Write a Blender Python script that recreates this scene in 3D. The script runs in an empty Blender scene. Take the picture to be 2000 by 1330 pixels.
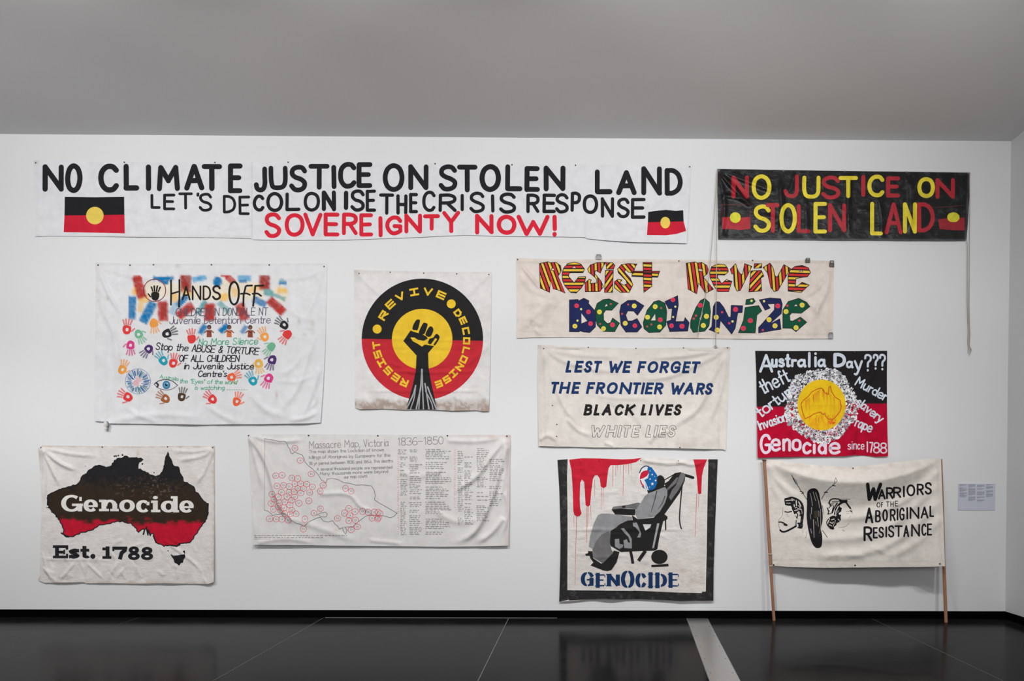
import bpy, math, random
import numpy as np
from mathutils import Matrix, Vector
from mathutils.geometry import tessellate_polygon

random.seed(7)
rs = np.random.RandomState(11)
scn = bpy.context.scene
COL = scn.collection

# ------------------------------------------------------------------ camera
FPX = 1555.0                    # focal length in pixels of the 2000 px wide frame
YAW, PITCH, ROLL = -0.008719, -0.018438, -0.003345
CX, CY = 1163.44, 968.30        # principal point (architectural shift lens)
CAM = np.array([0.0, -8.7, 1.5])
CEIL_H, SKIRT_H, RIGHT_X = 5.216, 0.083, 4.587
LEFT_X, BACK_Y = -9.0, -13.0


def rotm():
    cy, sy, cp, sp, cr, sr = (math.cos(YAW), math.sin(YAW), math.cos(PITCH), math.sin(PITCH),
                              math.cos(ROLL), math.sin(ROLL))
    rz = np.array([[cy, -sy, 0], [sy, cy, 0], [0, 0, 1]])
    rx = np.array([[1, 0, 0], [0, cp, -sp], [0, sp, cp]])
    ry = np.array([[cr, 0, sr], [0, 1, 0], [-sr, 0, cr]])
    return rz @ rx @ ry


RM = rotm()
cam_d = bpy.data.cameras.new('camera')
cam = bpy.data.objects.new('camera', cam_d)
COL.objects.link(cam)
cam_d.sensor_width = 36.0
cam_d.lens = 36.0 * FPX / 2000
cam_d.shift_x = (1000 - CX) / 2000
cam_d.shift_y = (CY - 665) / 2000
cam_d.clip_end = 100
m4 = Matrix.Identity(4)
for i in range(3):
    m4[i][0] = RM[i, 0]
    m4[i][1] = RM[i, 2]
    m4[i][2] = -RM[i, 1]
    m4[i][3] = CAM[i]
cam.matrix_world = m4
scn.camera = cam

# ------------------------------------------------------------------ view, world, lights
scn.view_settings.view_transform = 'Standard'
scn.view_settings.look = 'None'
scn.view_settings.exposure = 0.23
scn.view_settings.gamma = 1.0
scn.view_settings.use_curve_mapping = False
world = bpy.data.worlds.new('world')
scn.world = world
world.use_nodes = True
world.node_tree.nodes['Background'].inputs[0].default_value = (0.8, 0.85, 1.0, 1)
world.node_tree.nodes['Background'].inputs[1].default_value = 0.05


def spot(name, loc, target, watts, size=80, blend=0.9, radius=0.07, col=(1, 0.995, 0.985)):
    d = bpy.data.lights.new(name, 'SPOT')
    d.energy = watts
    d.spot_size = math.radians(size)
    d.spot_blend = blend
    d.shadow_soft_size = radius
    d.color = col
    o = bpy.data.objects.new(name, d)
    COL.objects.link(o)
    o.location = loc
    o.rotation_euler = (Vector(target) - Vector(loc)).to_track_quat('-Z', 'Y').to_euler()
    return o


def area(name, loc, target, watts, sx, sy, col=(1, 1, 1)):
    d = bpy.data.lights.new(name, 'AREA')
    d.energy = watts
    d.shape = 'RECTANGLE'
    d.size, d.size_y = sx, sy
    d.color = col
    o = bpy.data.objects.new(name, d)
    COL.objects.link(o)
    o.location = loc
    o.rotation_euler = (Vector(target) - Vector(loc)).to_track_quat('-Z', 'Y').to_euler()
    return o


# wall washers on a track near the ceiling, out of frame above the camera's view
for lx, ws in ((-6.8, (430, 90, 330)), (-4.4, (170, 70, 280)), (-2.0, (320, 90, 250)), (0.4, (360, 60, 300)), (2.4, (225, 10, 230)), (3.8, (140, 90, 85))):
    for k, (tz, ly, w) in enumerate(zip((-2.3, 1.4, 4.3), (-3.5, -3.7, -4.9), ws)):
        spot('track_spotlight', (lx + 0.12 * (k - 1), ly, 4.4), (lx * 0.92, 0.0, tz), w * 0.80, (88, 88, 80)[k], 1.0, 0.11)
area('added_fill', (-3.6, -11.5, 3.4), (-3.0, 0, 2.6), 195, 7, 2.6)  # added frontal fill behind the camera, lifts the dark shadows under the cloths


# ------------------------------------------------------------------ projection helpers
def P(px, py, d):
    """point seen at pixel (px,py) lying d metres in front of the hanging wall"""
    px = np.asarray(px, float)
    py = np.asarray(py, float)
    u = (px - CX) / FPX
    v = -(py - CY) / FPX
    X = RM[0, 0] * u + RM[0, 1] + RM[0, 2] * v
    Y = RM[1, 0] * u + RM[1, 1] + RM[1, 2] * v
    Z = RM[2, 0] * u + RM[2, 1] + RM[2, 2] * v
    t = (-d - CAM[1]) / Y
    return np.stack([CAM[0] + t * X, CAM[1] + t * Y, CAM[2] + t * Z], -1)


def floor_pt(px, py, z=0.0):
    u = (px - CX) / FPX
    v = -(py - CY) / FPX
    r = RM @ np.array([u, 1.0, v])
    t = (z - CAM[2]) / r[2]
    return CAM + t * r


PXM = float(P(1001, 700, 0)[0] - P(1000, 700, 0)[0])   # metres per pixel on the wall


def lin(c):
    out = []
    for v in c[:3]:
        v = v / 255.0
        out.append(v / 12.92 if v <= 0.04045 else ((v + 0.055) / 1.055) ** 2.4)
    return np.array(out)


ILL = 0.82


def pc(r, g, b):
    """paint colour from its look under the gallery light"""
    return np.clip(lin((r, g, b)) / ILL, 0.0, 0.92)


# ------------------------------------------------------------------ materials
def newmat(name):
    m = bpy.data.materials.new(name)
    m.use_nodes = True
    nt = m.node_tree
    b = nt.nodes['Principled BSDF']
    return m, nt, b


def N(nt, t, **k):
    n = nt.nodes.new(t)
    for a, v in k.items():
        setattr(n, a, v)
    return n


def mixc(nt, fac, a, b, mode='MIX'):
    n = N(nt, 'ShaderNodeMix', data_type='RGBA', blend_type=mode)
    for s, v in ((n.inputs[0], fac), (n.inputs[6], a), (n.inputs[7], b)):
        if isinstance(v, bpy.types.NodeSocket):
            nt.links.new(v, s)
        elif isinstance(v, (int, float)):
            s.default_value = v
        else:
            s.default_value = (*v[:3], 1)
    return n.outputs[2]


def noise(nt, scale, detail=4, rough=0.6, vec=None, dist=0):
    n = N(nt, 'ShaderNodeTexNoise')
    n.inputs['Scale'].default_value = scale
    n.inputs['Detail'].default_value = detail
    n.inputs['Roughness'].default_value = rough
    n.inputs['Distortion'].default_value = dist
    if vec is not None:
        nt.links.new(vec, n.inputs['Vector'])
    return n.outputs[0]


def ramp(nt, src, p0, p1, v0=0.0, v1=1.0):
    n = N(nt, 'ShaderNodeMapRange')
    nt.links.new(src, n.inputs[0])
    for i, v in enumerate((p0, p1, v0, v1)):
        n.inputs[1 + i].default_value = v
    return n.outputs[0]


def objvec(nt, sc=(1, 1, 1)):
    t = N(nt, 'ShaderNodeTexCoord')
    m = N(nt, 'ShaderNodeMapping')
    m.inputs['Scale'].default_value = sc
    nt.links.new(t.outputs['Object'], m.inputs[0])
    return m.outputs[0]


def cloth_mat(name, rough=0.95, weave=0.3, grime=0.08, crinkle=0.25, spec=0.2, cr_scale=26, thin=0.0):
    m, nt, b = newmat(name)
    v = objvec(nt)
    at = N(nt, 'ShaderNodeAttribute', attribute_name='Col')
    g = ramp(nt, noise(nt, 9, 6, 0.65, v), 0.35, 0.7, 1.0 - grime, 1.0 + grime * 0.4)
    g2 = ramp(nt, noise(nt, 160, 3, 0.6, v), 0.3, 0.7, 0.965, 1.03)
    mm = N(nt, 'ShaderNodeMath', operation='MULTIPLY')
    nt.links.new(g, mm.inputs[0])
    nt.links.new(g2, mm.inputs[1])
    c = N(nt, 'ShaderNodeVectorMath', operation='SCALE')
    nt.links.new(at.outputs['Color'], c.inputs[0])
    nt.links.new(mm.outputs[0], c.inputs['Scale'])
    nt.links.new(c.outputs[0], b.inputs['Base Color'])
    b.inputs['Roughness'].default_value = rough
    b.inputs['Specular IOR Level'].default_value = spec
    w1 = N(nt, 'ShaderNodeTexNoise')
    w1.inputs['Scale'].default_value = 420
    nt.links.new(v, w1.inputs[0])
    bmp = N(nt, 'ShaderNodeBump')
    bmp.inputs['Strength'].default_value = weave
    bmp.inputs['Distance'].default_value = 0.0006
    nt.links.new(w1.outputs[0], bmp.inputs['Height'])
    b2 = N(nt, 'ShaderNodeBump')
    b2.inputs['Strength'].default_value = crinkle
    b2.inputs['Distance'].default_value = 0.006
    nz = noise(nt, cr_scale, 5, 0.55, objvec(nt, (1, 1, 1.5)), 0.6)
    nt.links.new(nz, b2.inputs['Height'])
    nt.links.new(bmp.outputs[0], b2.inputs['Normal'])
    nt.links.new(b2.outputs[0], b.inputs['Normal'])
    if thin:
        tr = N(nt, 'ShaderNodeBsdfTranslucent')
        nt.links.new(c.outputs[0], tr.inputs['Color'])
        mx = N(nt, 'ShaderNodeMixShader')
        mx.inputs[0].default_value = thin
        nt.links.new(b.outputs[0], mx.inputs[1])
        nt.links.new(tr.outputs[0], mx.inputs[2])
        nt.links.new(mx.outputs[0], nt.nodes['Material Output'].inputs['Surface'])
    return m


def flat_mat(name, col, rough=0.6, metal=0.0, nscale=40, var=0.1, bump=0.0, spec=0.5):
    m, nt, b = newmat(name)
    v = objvec(nt)
    f = noise(nt, nscale, 5, 0.6, v)
    c = mixc(nt, f, [x * (1 - var) for x in col], [min(1, x * (1 + var)) for x in col])
    nt.links.new(c, b.inputs['Base Color'])
    b.inputs['Roughness'].default_value = rough
    b.inputs['Metallic'].default_value = metal
    b.inputs['Specular IOR Level'].default_value = spec
    if bump:
        bm_ = N(nt, 'ShaderNodeBump')
        bm_.inputs['Strength'].default_value = bump
        bm_.inputs['Distance'].default_value = 0.002
        nt.links.new(f, bm_.inputs['Height'])
        nt.links.new(bm_.outputs[0], b.inputs['Normal'])
    return m


M_COTTON = cloth_mat('cotton_cloth', weave=0.25, crinkle=0.34)
M_CANVAS = cloth_mat('calico_cloth', weave=0.5, crinkle=0.6, grime=0.1)
M_CRUMPLE = cloth_mat('crumpled_cloth', weave=0.4, crinkle=1.0, grime=0.1, cr_scale=20)
M_TARP = cloth_mat('black_tarpaulin', rough=0.38, weave=0.2, crinkle=0.9, spec=0.35, grime=0.3, cr_scale=17)
M_PAINT = cloth_mat('fabric_paint', rough=0.85, weave=0.25, crinkle=0.3, grime=0.12, spec=0.12)
M_PAINT_TARP = cloth_mat('gloss_paint', rough=0.55, weave=0.2, crinkle=0.5, grime=0.2, spec=0.4, cr_scale=17)
M_WALL = flat_mat('wall_paint', (0.80, 0.805, 0.815), 0.75, nscale=2.2, var=0.012, spec=0.2)
M_DIM = flat_mat('grey_wall_paint', (0.22, 0.22, 0.23), 0.8, nscale=2, var=0.02, spec=0.2)
M_CEIL = flat_mat('ceiling_paint', (0.68, 0.68, 0.68), 0.9, nscale=1.2, var=0.03, spec=0.1)
M_SKIRT = flat_mat('black_skirting', (0.001, 0.001, 0.0011), 0.6, nscale=14, var=0.3, spec=0.03)
M_GROUT = flat_mat('pale_grout', (0.20, 0.20, 0.20), 0.8)
M_STEEL = flat_mat('brushed_steel', (0.45, 0.44, 0.43), 0.33, 0.85, 30, 0.25)
M_DARKMETAL = flat_mat('dark_metal', (0.06, 0.055, 0.05), 0.4, 0.6)
M_GREYMETAL = flat_mat('grey_metal', (0.22, 0.22, 0.23), 0.45, 0.5)
M_CORD = flat_mat('cotton_cord', tuple(pc(168, 160, 150)), 0.95, nscale=300, var=0.25, bump=0.5)
M_CARD = flat_mat('label_card', tuple(pc(186, 189, 202)), 0.7, nscale=60, var=0.02)


def wood_mat():
    m, nt, b = newmat('worn_wood')
    v = objvec(nt, (30, 30, 1.6))
    f = noise(nt, 3, 6, 0.6, v, 1.2)
    c = mixc(nt, f, pc(106, 68, 48), pc(176, 126, 96))
    nt.links.new(c, b.inputs['Base Color'])
    b.inputs['Roughness'].default_value = 0.65
    return m


M_WOOD = wood_mat()


def floor_mat():
    m, nt, b = newmat('dark_stone')
    v = objvec(nt)
    f = noise(nt, 1.4, 8, 0.65, objvec(nt, (1, 2.2, 1)), 0.8)
    f2 = noise(nt, 26, 6, 0.7, objvec(nt, (0.35, 1.6, 1)))
    c = mixc(nt, ramp(nt, f, 0.3, 0.75), (0.006, 0.0058, 0.0062), (0.013, 0.0127, 0.0127))
    c = mixc(nt, ramp(nt, f2, 0.62, 0.8, 0, 0.35), c, (0.05, 0.049, 0.048))
    nt.links.new(c, b.inputs['Base Color'])
    r = ramp(nt, f, 0.3, 0.7, 0.11, 0.19)
    nt.links.new(r, b.inputs['Roughness'])
    b.inputs['Specular IOR Level'].default_value = 0.009
    bp = N(nt, 'ShaderNodeBump')
    bp.inputs['Strength'].default_value = 0.12
    bp.inputs['Distance'].default_value = 0.002
    nt.links.new(f2, bp.inputs['Height'])
    nt.links.new(bp.outputs[0], b.inputs['Normal'])
    return m


M_FLOOR = floor_mat()


# ------------------------------------------------------------------ basic objects
def mesh_obj(name, verts, faces, mat, parent=None, kind=None, smooth=False, loc=None):
    me = bpy.data.meshes.new(name)
    me.from_pydata([tuple(map(float, v)) for v in verts], [], faces)
    me.materials.append(mat)
    if smooth:
        me.polygons.foreach_set('use_smooth', [True] * len(me.polygons))
    me.update()
    o = bpy.data.objects.new(name, me)
    COL.objects.link(o)
    if parent:
        o.parent = parent
        o.matrix_parent_inverse = Matrix.Translation(parent.location).inverted()
    if kind:
        o['kind'] = kind
    return o


def empty(name, loc, label, cat, group=None):
    o = bpy.data.objects.new(name, None)
    o.location = loc
    o.empty_display_size = 0.1
    COL.objects.link(o)
    o['label'] = label
    o['category'] = cat
    if group:
        o['group'] = group
    return o


def tag(o, label, cat):
    o['label'] = label
    o['category'] = cat
    return o


def box(x0, x1, y0, y1, z0, z1):
    v = [(x0, y0, z0), (x1, y0, z0), (x1, y1, z0), (x0, y1, z0), (x0, y0, z1), (x1, y0, z1), (x1, y1, z1), (x0, y1, z1)]
    f = [(3, 2, 1, 0), (4, 5, 6, 7), (0, 1, 5, 4), (1, 2, 6, 5), (2, 3, 7, 6), (3, 0, 4, 7)]
    return v, f


def prism(quad, z0, z1):
    v = [(q[0], q[1], z0) for q in quad] + [(q[0], q[1], z1) for q in quad]
    a = sum(quad[i][0] * quad[(i + 1) % 4][1] - quad[(i + 1) % 4][0] * quad[i][1] for i in range(4))
    if a < 0:
        quad = quad[::-1]
        return prism(quad, z0, z1)
    return v, [(3, 2, 1, 0), (4, 5, 6, 7), (0, 1, 5, 4), (1, 2, 6, 5), (2, 3, 7, 6), (3, 0, 4, 7)]


def tube(pts, rad, n=8):
    """closed tube through 3-D points; rad a number or a list"""
    pts = [Vector(p) for p in pts]
    V, F = [], []
    rads = rad if isinstance(rad, (list, tuple)) else [rad] * len(pts)
    for i, p in enumerate(pts):
        t = (pts[min(i + 1, len(pts) - 1)] - pts[max(i - 1, 0)]).normalized()
        ref = Vector((0, 1, 0)) if abs(t.y) < 0.9 else Vector((1, 0, 0))
        a = t.cross(ref).normalized()
        b = t.cross(a)
        for k in range(n):
            w = 2 * math.pi * k / n
            V.append(p + (a * math.cos(w) + b * math.sin(w)) * rads[i])
    for i in range(len(pts) - 1):
        for k in range(n):
            k2 = (k + 1) % n
            F.append((i * n + k, i * n + k2, (i + 1) * n + k2, (i + 1) * n + k))
    F.append(tuple(range(n)))
    F.append(tuple(range((len(pts) - 1) * n, len(pts) * n))[::-1])
    return V, F


# ------------------------------------------------------------------ the room
W = 0.15
mesh_obj('wall_back', *box(LEFT_X - W, RIGHT_X + W, 0, W, -0.05, CEIL_H + W), M_WALL, kind='structure')
mesh_obj('wall_right', *box(RIGHT_X, RIGHT_X + W, BACK_Y, 0, -0.05, CEIL_H + W), M_WALL, kind='structure')
mesh_obj('wall_left', *box(LEFT_X - W, LEFT_X, BACK_Y, 0, -0.05, CEIL_H + W), M_DIM, kind='structure')
mesh_obj('wall_front', *box(LEFT_X - W, RIGHT_X + W, BACK_Y - W, BACK_Y, -0.05, CEIL_H + W), M_DIM, kind='structure')
mesh_obj('ceiling', *box(LEFT_X, RIGHT_X, BACK_Y, 0, CEIL_H, CEIL_H + W), M_CEIL, kind='structure')
SK = 0.012
mesh_obj('baseboard_back', *box(LEFT_X, RIGHT_X, -SK, 0, 0, SKIRT_H), M_SKIRT, kind='structure')
mesh_obj('baseboard_right', *box(RIGHT_X - SK, RIGHT_X, BACK_Y, -SK, 0, SKIRT_H), M_SKIRT, kind='structure')
mesh_obj('baseboard_left', *box(LEFT_X, LEFT_X + SK, BACK_Y, -SK, 0, SKIRT_H), M_SKIRT, kind='structure')

xa, xb = floor_pt(634, 1207)[0], floor_pt(1088, 1207)[0]
mesh_obj('trim_2', *box(xa, xb, -0.017, -SK, 0.0003, 0.006), M_GREYMETAL, kind='structure')

# floor: grout bed with big slabs laid on it, and a metal strip let into it
floor = mesh_obj('floor', *box(LEFT_X, RIGHT_X, BACK_Y, 0, -0.05, -0.0012), M_GROUT, kind='structure')


def joint(p0, p1):
    a = floor_pt(*p0)
    b = floor_pt(*p1)
    k = (b[0] - a[0]) / (b[1] - a[1])
    return lambda y: a[0] + k * (y - a[1])


j1 = joint((629, 1208), (415, 1330))
j2 = joint((993, 1208), (933, 1330))
s0 = joint((1341, 1207), (1386, 1330))
s1 = joint((1381, 1206), (1446, 1330))
j3 = joint((1705, 1209), (1895, 1299))
jl = [lambda y: LEFT_X, lambda y: j1(y) - 6.0, lambda y: j1(y) - 4.0, lambda y: j1(y) - 2.0, j1, j2, s0, s1, j3, lambda y: RIGHT_X]
ys = [-0.0, -4.02, -8.04, BACK_Y]
G = 0.0028
for i in range(len(jl) - 1):
    if jl[i] is s0:
        continue
    for k in range(3):
        ya, yb = ys[k] - (0.012 if k == 0 else G), ys[k + 1] + G
        l0, l1 = (G if i else 0.012), (G if i < len(jl) - 2 else 0.012)
        q = [(jl[i](ya) + l0, ya), (jl[i + 1](ya) - l1, ya), (jl[i + 1](yb) - l1, yb), (jl[i](yb) + l0, yb)]
        mesh_obj('floor_slab', *prism(q, -0.0012, 0.0), M_FLOOR, floor)
ya, yb = -0.013, -6.0
q = [(s0(ya) + G, ya), (s1(ya) - G, ya), (s1(yb) - G, yb), (s0(yb) + G, yb)]
tr = mesh_obj('trim_1', *prism(q, -0.0012, 0.0012), M_STEEL, kind='structure')
for y in (-0.5, -1.0, -1.5, -2.0, -2.5, -3.0):
    for f_ in (0.12, 0.88):
        x = s0(y) * (1 - f_) + s1(y) * f_
        mesh_obj('screw', *tube([(x, y, 0.0012), (x, y, 0.003)], [0.007, 0.005], 8), M_DARKMETAL, tr)
q = [(s0(-6.0) + G, -6.004), (s1(-6.0) - G, -6.004), (s1(BACK_Y) - G, BACK_Y), (s0(BACK_Y) + G, BACK_Y)]
mesh_obj('floor_slab', *prism(q, -0.0012, 0.0), M_FLOOR, floor)


# ------------------------------------------------------------------ cloth surface engine
def clip_half(poly, ax, val, keep_less):
    """Sutherland-Hodgman against x=val or y=val"""
    out = []
    n = len(poly)
    p = poly[-1]
    pin = (p[ax] <= val) if keep_less else (p[ax] >= val)
    for q in poly:
        qin = (q[ax] <= val) if keep_less else (q[ax] >= val)
        if qin != pin:
            t = (val - p[ax]) / (q[ax] - p[ax])
            if ax == 0:
                out.append((val, p[1] + t * (q[1] - p[1])))
            else:
                out.append((p[0] + t * (q[0] - p[0]), val))
        if qin:
            out.append(q)
        p, pin = q, qin
    return out


def clip_line(poly, a, b, c, keep_pos=True):
    """keep a*x+b*y+c >= 0 (or <= 0)"""
    s = 1 if keep_pos else -1
    out = []
    p = poly[-1]
    dp = s * (a * p[0] + b * p[1] + c)
    for q in poly:
        dq = s * (a * q[0] + b * q[1] + c)
        if (dq >= 0) != (dp >= 0):
            t = dp / (dp - dq)
            out.append((p[0] + t * (q[0] - p[0]), p[1] + t * (q[1] - p[1])))
        if dq >= 0:
            out.append(q)
        p, dp = q, dq
    return out


def parea(p):
    s = 0.0
    x0, y0 = p[-1]
    for x1, y1 in p:
        s += x0 * y1 - x1 * y0
        x0, y0 = x1, y1
    return s * 0.5


def vnoise(X, Y, cell, seed):
    """smooth value noise in -1..1"""
    r = np.random.RandomState(seed).uniform(-1, 1, (256, 256))
    x = X / cell + 31.7
    y = Y / cell + 17.3
    xi = np.floor(x).astype(int)
    yi = np.floor(y).astype(int)
    fx, fy = x - xi, y - yi
    fx = fx * fx * fx * (fx * (fx * 6 - 15) + 10)
    fy = fy * fy * fy * (fy * (fy * 6 - 15) + 10)
    a = r[yi % 256, xi % 256]
    b = r[yi % 256, (xi + 1) % 256]
    c = r[(yi + 1) % 256, xi % 256]
    d = r[(yi + 1) % 256, (xi + 1) % 256]
    return (a * (1 - fx) + b * fx) * (1 - fy) + (c * (1 - fx) + d * fx) * fy


def fbm(X, Y, cell, seed, oct=4):
    s, a, t = 0, 1, 0
    for k in range(oct):
        s = s + a * vnoise(X, Y, cell / 2 ** k, seed + k)
        t += a
        a *= 0.55
    return s / t


def ridge(X, Y, pts, w, A, t0=0.3, t1=0.3, w1=None):
    """gaussian fold along a polyline, fading in over t0 and out over t1 of its length"""
    if len(pts) > 2:
        pts = catmull(pts, False, 4)
    pts = [np.array(p, float) for p in pts]
    L = sum(np.linalg.norm(pts[i + 1] - pts[i]) for i in range(len(pts) - 1))
    best = np.full(X.shape, 1e9)
    T = np.zeros(X.shape)
    acc = 0
    for i in range(len(pts) - 1):
        d = pts[i + 1] - pts[i]
        l = np.linalg.norm(d)
        u = np.clip(((X - pts[i][0]) * d[0] + (Y - pts[i][1]) * d[1]) / (l * l), 0, 1)
        dd = np.hypot(X - pts[i][0] - u * d[0], Y - pts[i][1] - u * d[1])
        m = dd < best
        best = np.where(m, dd, best)
        T = np.where(m, (acc + u * l) / L, T)
        acc += l
    ww = w if w1 is None else w + (w1 - w) * T
    f = np.exp(-(best / ww) ** 2)
    sm = lambda z: np.clip(z, 0, 1) ** 2 * (3 - 2 * np.clip(z, 0, 1))
    if t0 > 0:
        f = f * sm(T / t0 + 0.02)
    if t1 > 0:
        f = f * sm((1 - T) / t1)
    return A * f


class Surf:
    G = 3.0

    def __init__(s, outline, depth, pad=3):
        xs = [p[0] for p in outline]
        ys_ = [p[1] for p in outline]
        s.x0, s.y0 = min(xs) - pad, min(ys_) - pad
        s.nx = int((max(xs) + pad - s.x0) / s.G) + 3
        s.ny = int((max(ys_) + pad - s.y0) / s.G) + 3
        X, Y = np.meshgrid(s.x0 + np.arange(s.nx) * s.G, s.y0 + np.arange(s.ny) * s.G)
        s.D = np.maximum(depth(X, Y), 0.0035)
        gy, gx = np.gradient(s.D, s.G * PXM)
        s.gx, s.gy = gx, gy

    def depth_normal(s, x, y):
        u = (x - s.x0) / s.G
        v = (y - s.y0) / s.G
        i = np.clip(np.floor(u).astype(int), 0, s.nx - 2)
        j = np.clip(np.floor(v).astype(int), 0, s.ny - 2)
        u = u - i
        v = v - j
        D = s.D
        a, b, c, d = D[j, i], D[j, i + 1], D[j + 1, i], D[j + 1, i + 1]
        dep = np.where(u >= v, a + u * (b - a) + v * (d - b), a + v * (c - a) + u * (d - c))

        def bil(g):
            return (g[j, i] * (1 - u) + g[j, i + 1] * u) * (1 - v) + (g[j + 1, i] * (1 - u) + g[j + 1, i + 1] * u) * v
        n = np.stack([-bil(s.gx), -np.ones_like(u), bil(s.gy)], -1)
        n /= np.linalg.norm(n, axis=-1, keepdims=True)
        return dep, n

    def fragment(s, poly, out):
        """cut a polygon along the surface grid so that it can follow it exactly"""
        g = s.G
        ylo = min(p[1] for p in poly)
        yhi = max(p[1] for p in poly)
        j = int((ylo - s.y0) / g)
        rest = poly
        while rest and len(rest) > 2:
            yb = s.y0 + (j + 1) * g
            if yhi > yb:
                row = clip_half(rest, 1, yb, True)
                rest = clip_half(rest, 1, yb, False)
            else:
                row = rest
                rest = None
            if len(row) > 2:
                xlo = min(p[0] for p in row)
                xhi = max(p[0] for p in row)
                i = int((xlo - s.x0) / g)
                while row and len(row) > 2:
                    xb = s.x0 + (i + 1) * g
                    if xhi > xb:
                        cell = clip_half(row, 0, xb, True)
                        row = clip_half(row, 0, xb, False)
                    else:
                        cell = row
                        row = None
                    if len(cell) > 2:
                        # diagonal u = v of the cell
                        cx = s.x0 + i * g
                        cy = s.y0 + j * g
                        c0 = -cx + cy
                        for kp in (True, False):
                            t = clip_line(cell, 1, -1, c0, kp)
                            if len(t) > 2 and abs(parea(t)) > 1e-4:
                                out.append(t)
                    i += 1
            j += 1


def build_frags(name, surf, shapes, mat, parent, back=False, outline=None):
    """shapes: list of (pieces, colour or fn(x,y)->Nx3, offset)"""
    VX, VY, OF, CO, FA = [], [], [], [], []
    base = 0
    for pieces, col, off in shapes:
        fr = []
        for p in pieces:
            surf.fragment(p, fr)
        key = {}
        xs, ys2 = [], []
        for t in fr:
            if parea(t) > 0:
                t = t[::-1]
            ids = []
            for (x, y) in t:
                k = (round(x * 200), round(y * 200))
                q = key.get(k)
                if q is None:
                    q = base + len(xs)
                    key[k] = q
                    xs.append(x)
                    ys2.append(y)
                if not ids or (ids[-1] != q):
                    ids.append(q)
            if len(ids) > 1 and ids[0] == ids[-1]:
                ids.pop()
            if len(set(ids)) == len(ids) and len(ids) > 2:
                FA.append(ids)
        n = len(xs)
        if n == 0:
            continue
        base += n
        ax, ay = np.array(xs), np.array(ys2)
        VX.append(ax)
        VY.append(ay)
        OF.append(np.full(n, off))
        CO.append(col(ax, ay) if callable(col) else np.tile(np.asarray(col, float), (n, 1)))
    if not VX:
        return None
    X = np.concatenate(VX)
    Y = np.concatenate(VY)
    OFF = np.concatenate(OF)
    C = np.concatenate(CO)
    dep, nor = surf.depth_normal(X, Y)
    co = P(X, Y, dep + OFF)
    if back:
        n0 = len(X)
        co2 = P(X, Y, np.maximum(dep - 0.0022, 0.0008))
        co = np.concatenate([co, co2])
        nor = np.concatenate([nor, -nor])
        C = np.concatenate([C, C * 0.95])
        FA = FA + [[i + n0 for i in f[::-1]] for f in FA]
        # rim
        ol = densify(outline, 3.0)
        ox = np.array([p[0] for p in ol])
        oy = np.array([p[1] for p in ol])
        d2, n2 = surf.depth_normal(ox, oy)
        b0 = len(co)
        m = len(ol)
        co = np.concatenate([co, P(ox, oy, d2), P(ox, oy, np.maximum(d2 - 0.0022, 0.0008))])
        tx = np.roll(ox, -1) - np.roll(ox, 1)
        ty = np.roll(oy, -1) - np.roll(oy, 1)
        sgn = 1 if parea(ol) > 0 else -1
        rn = np.stack([sgn * ty, np.zeros(m), sgn * tx], -1)
        rn /= np.linalg.norm(rn, axis=-1, keepdims=True) + 1e-9
        nor = np.concatenate([nor, rn, rn])
        rc = shapes[0][1](ox, oy) if callable(shapes[0][1]) else np.tile(np.asarray(shapes[0][1], float), (m, 1))
        C = np.concatenate([C, rc, rc])
        for i in range(m):
            k = (i + 1) % m
            f = [b0 + i, b0 + k, b0 + m + k, b0 + m + i]
            FA.append(f if sgn > 0 else f[::-1])
    org = np.array(parent.location)
    me = bpy.data.meshes.new(name)
    nv = len(co)
    me.vertices.add(nv)
    me.vertices.foreach_set('co', (co - org).astype(np.float32).ravel())
    lens = np.array([len(f) for f in FA])
    me.loops.add(int(lens.sum()))
    me.polygons.add(len(FA))
    li = np.concatenate([np.array(f) for f in FA])
    me.loops.foreach_set('vertex_index', li.astype(np.int32))
    st = np.concatenate([[0], np.cumsum(lens)[:-1]])
    me.polygons.foreach_set('loop_start', st.astype(np.int32))
    me.polygons.foreach_set('loop_total', lens.astype(np.int32))
    me.polygons.foreach_set('use_smooth', [True] * len(FA))
    me.update(calc_edges=True)
    a = me.color_attributes.new('Col', 'FLOAT_COLOR', 'POINT')
    cc = np.ones((nv, 4), np.float32)
    cc[:, :3] = C
    a.data.foreach_set('color', cc.ravel())
    me.materials.append(mat)
    me.normals_split_custom_set_from_vertices(nor.astype(np.float32).tolist())
    o = bpy.data.objects.new(name, me)
    COL.objects.link(o)
    o.parent = parent
    return o


def densify(pts, step):
    out = []
    n = len(pts)
    for i in range(n):
        a, b = pts[i], pts[(i + 1) % n]
        k = max(1, int(math.hypot(b[0] - a[0], b[1] - a[1]) / step))
        for t in range(k):
            out.append((a[0] + (b[0] - a[0]) * t / k, a[1] + (b[1] - a[1]) * t / k))
    return out


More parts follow.
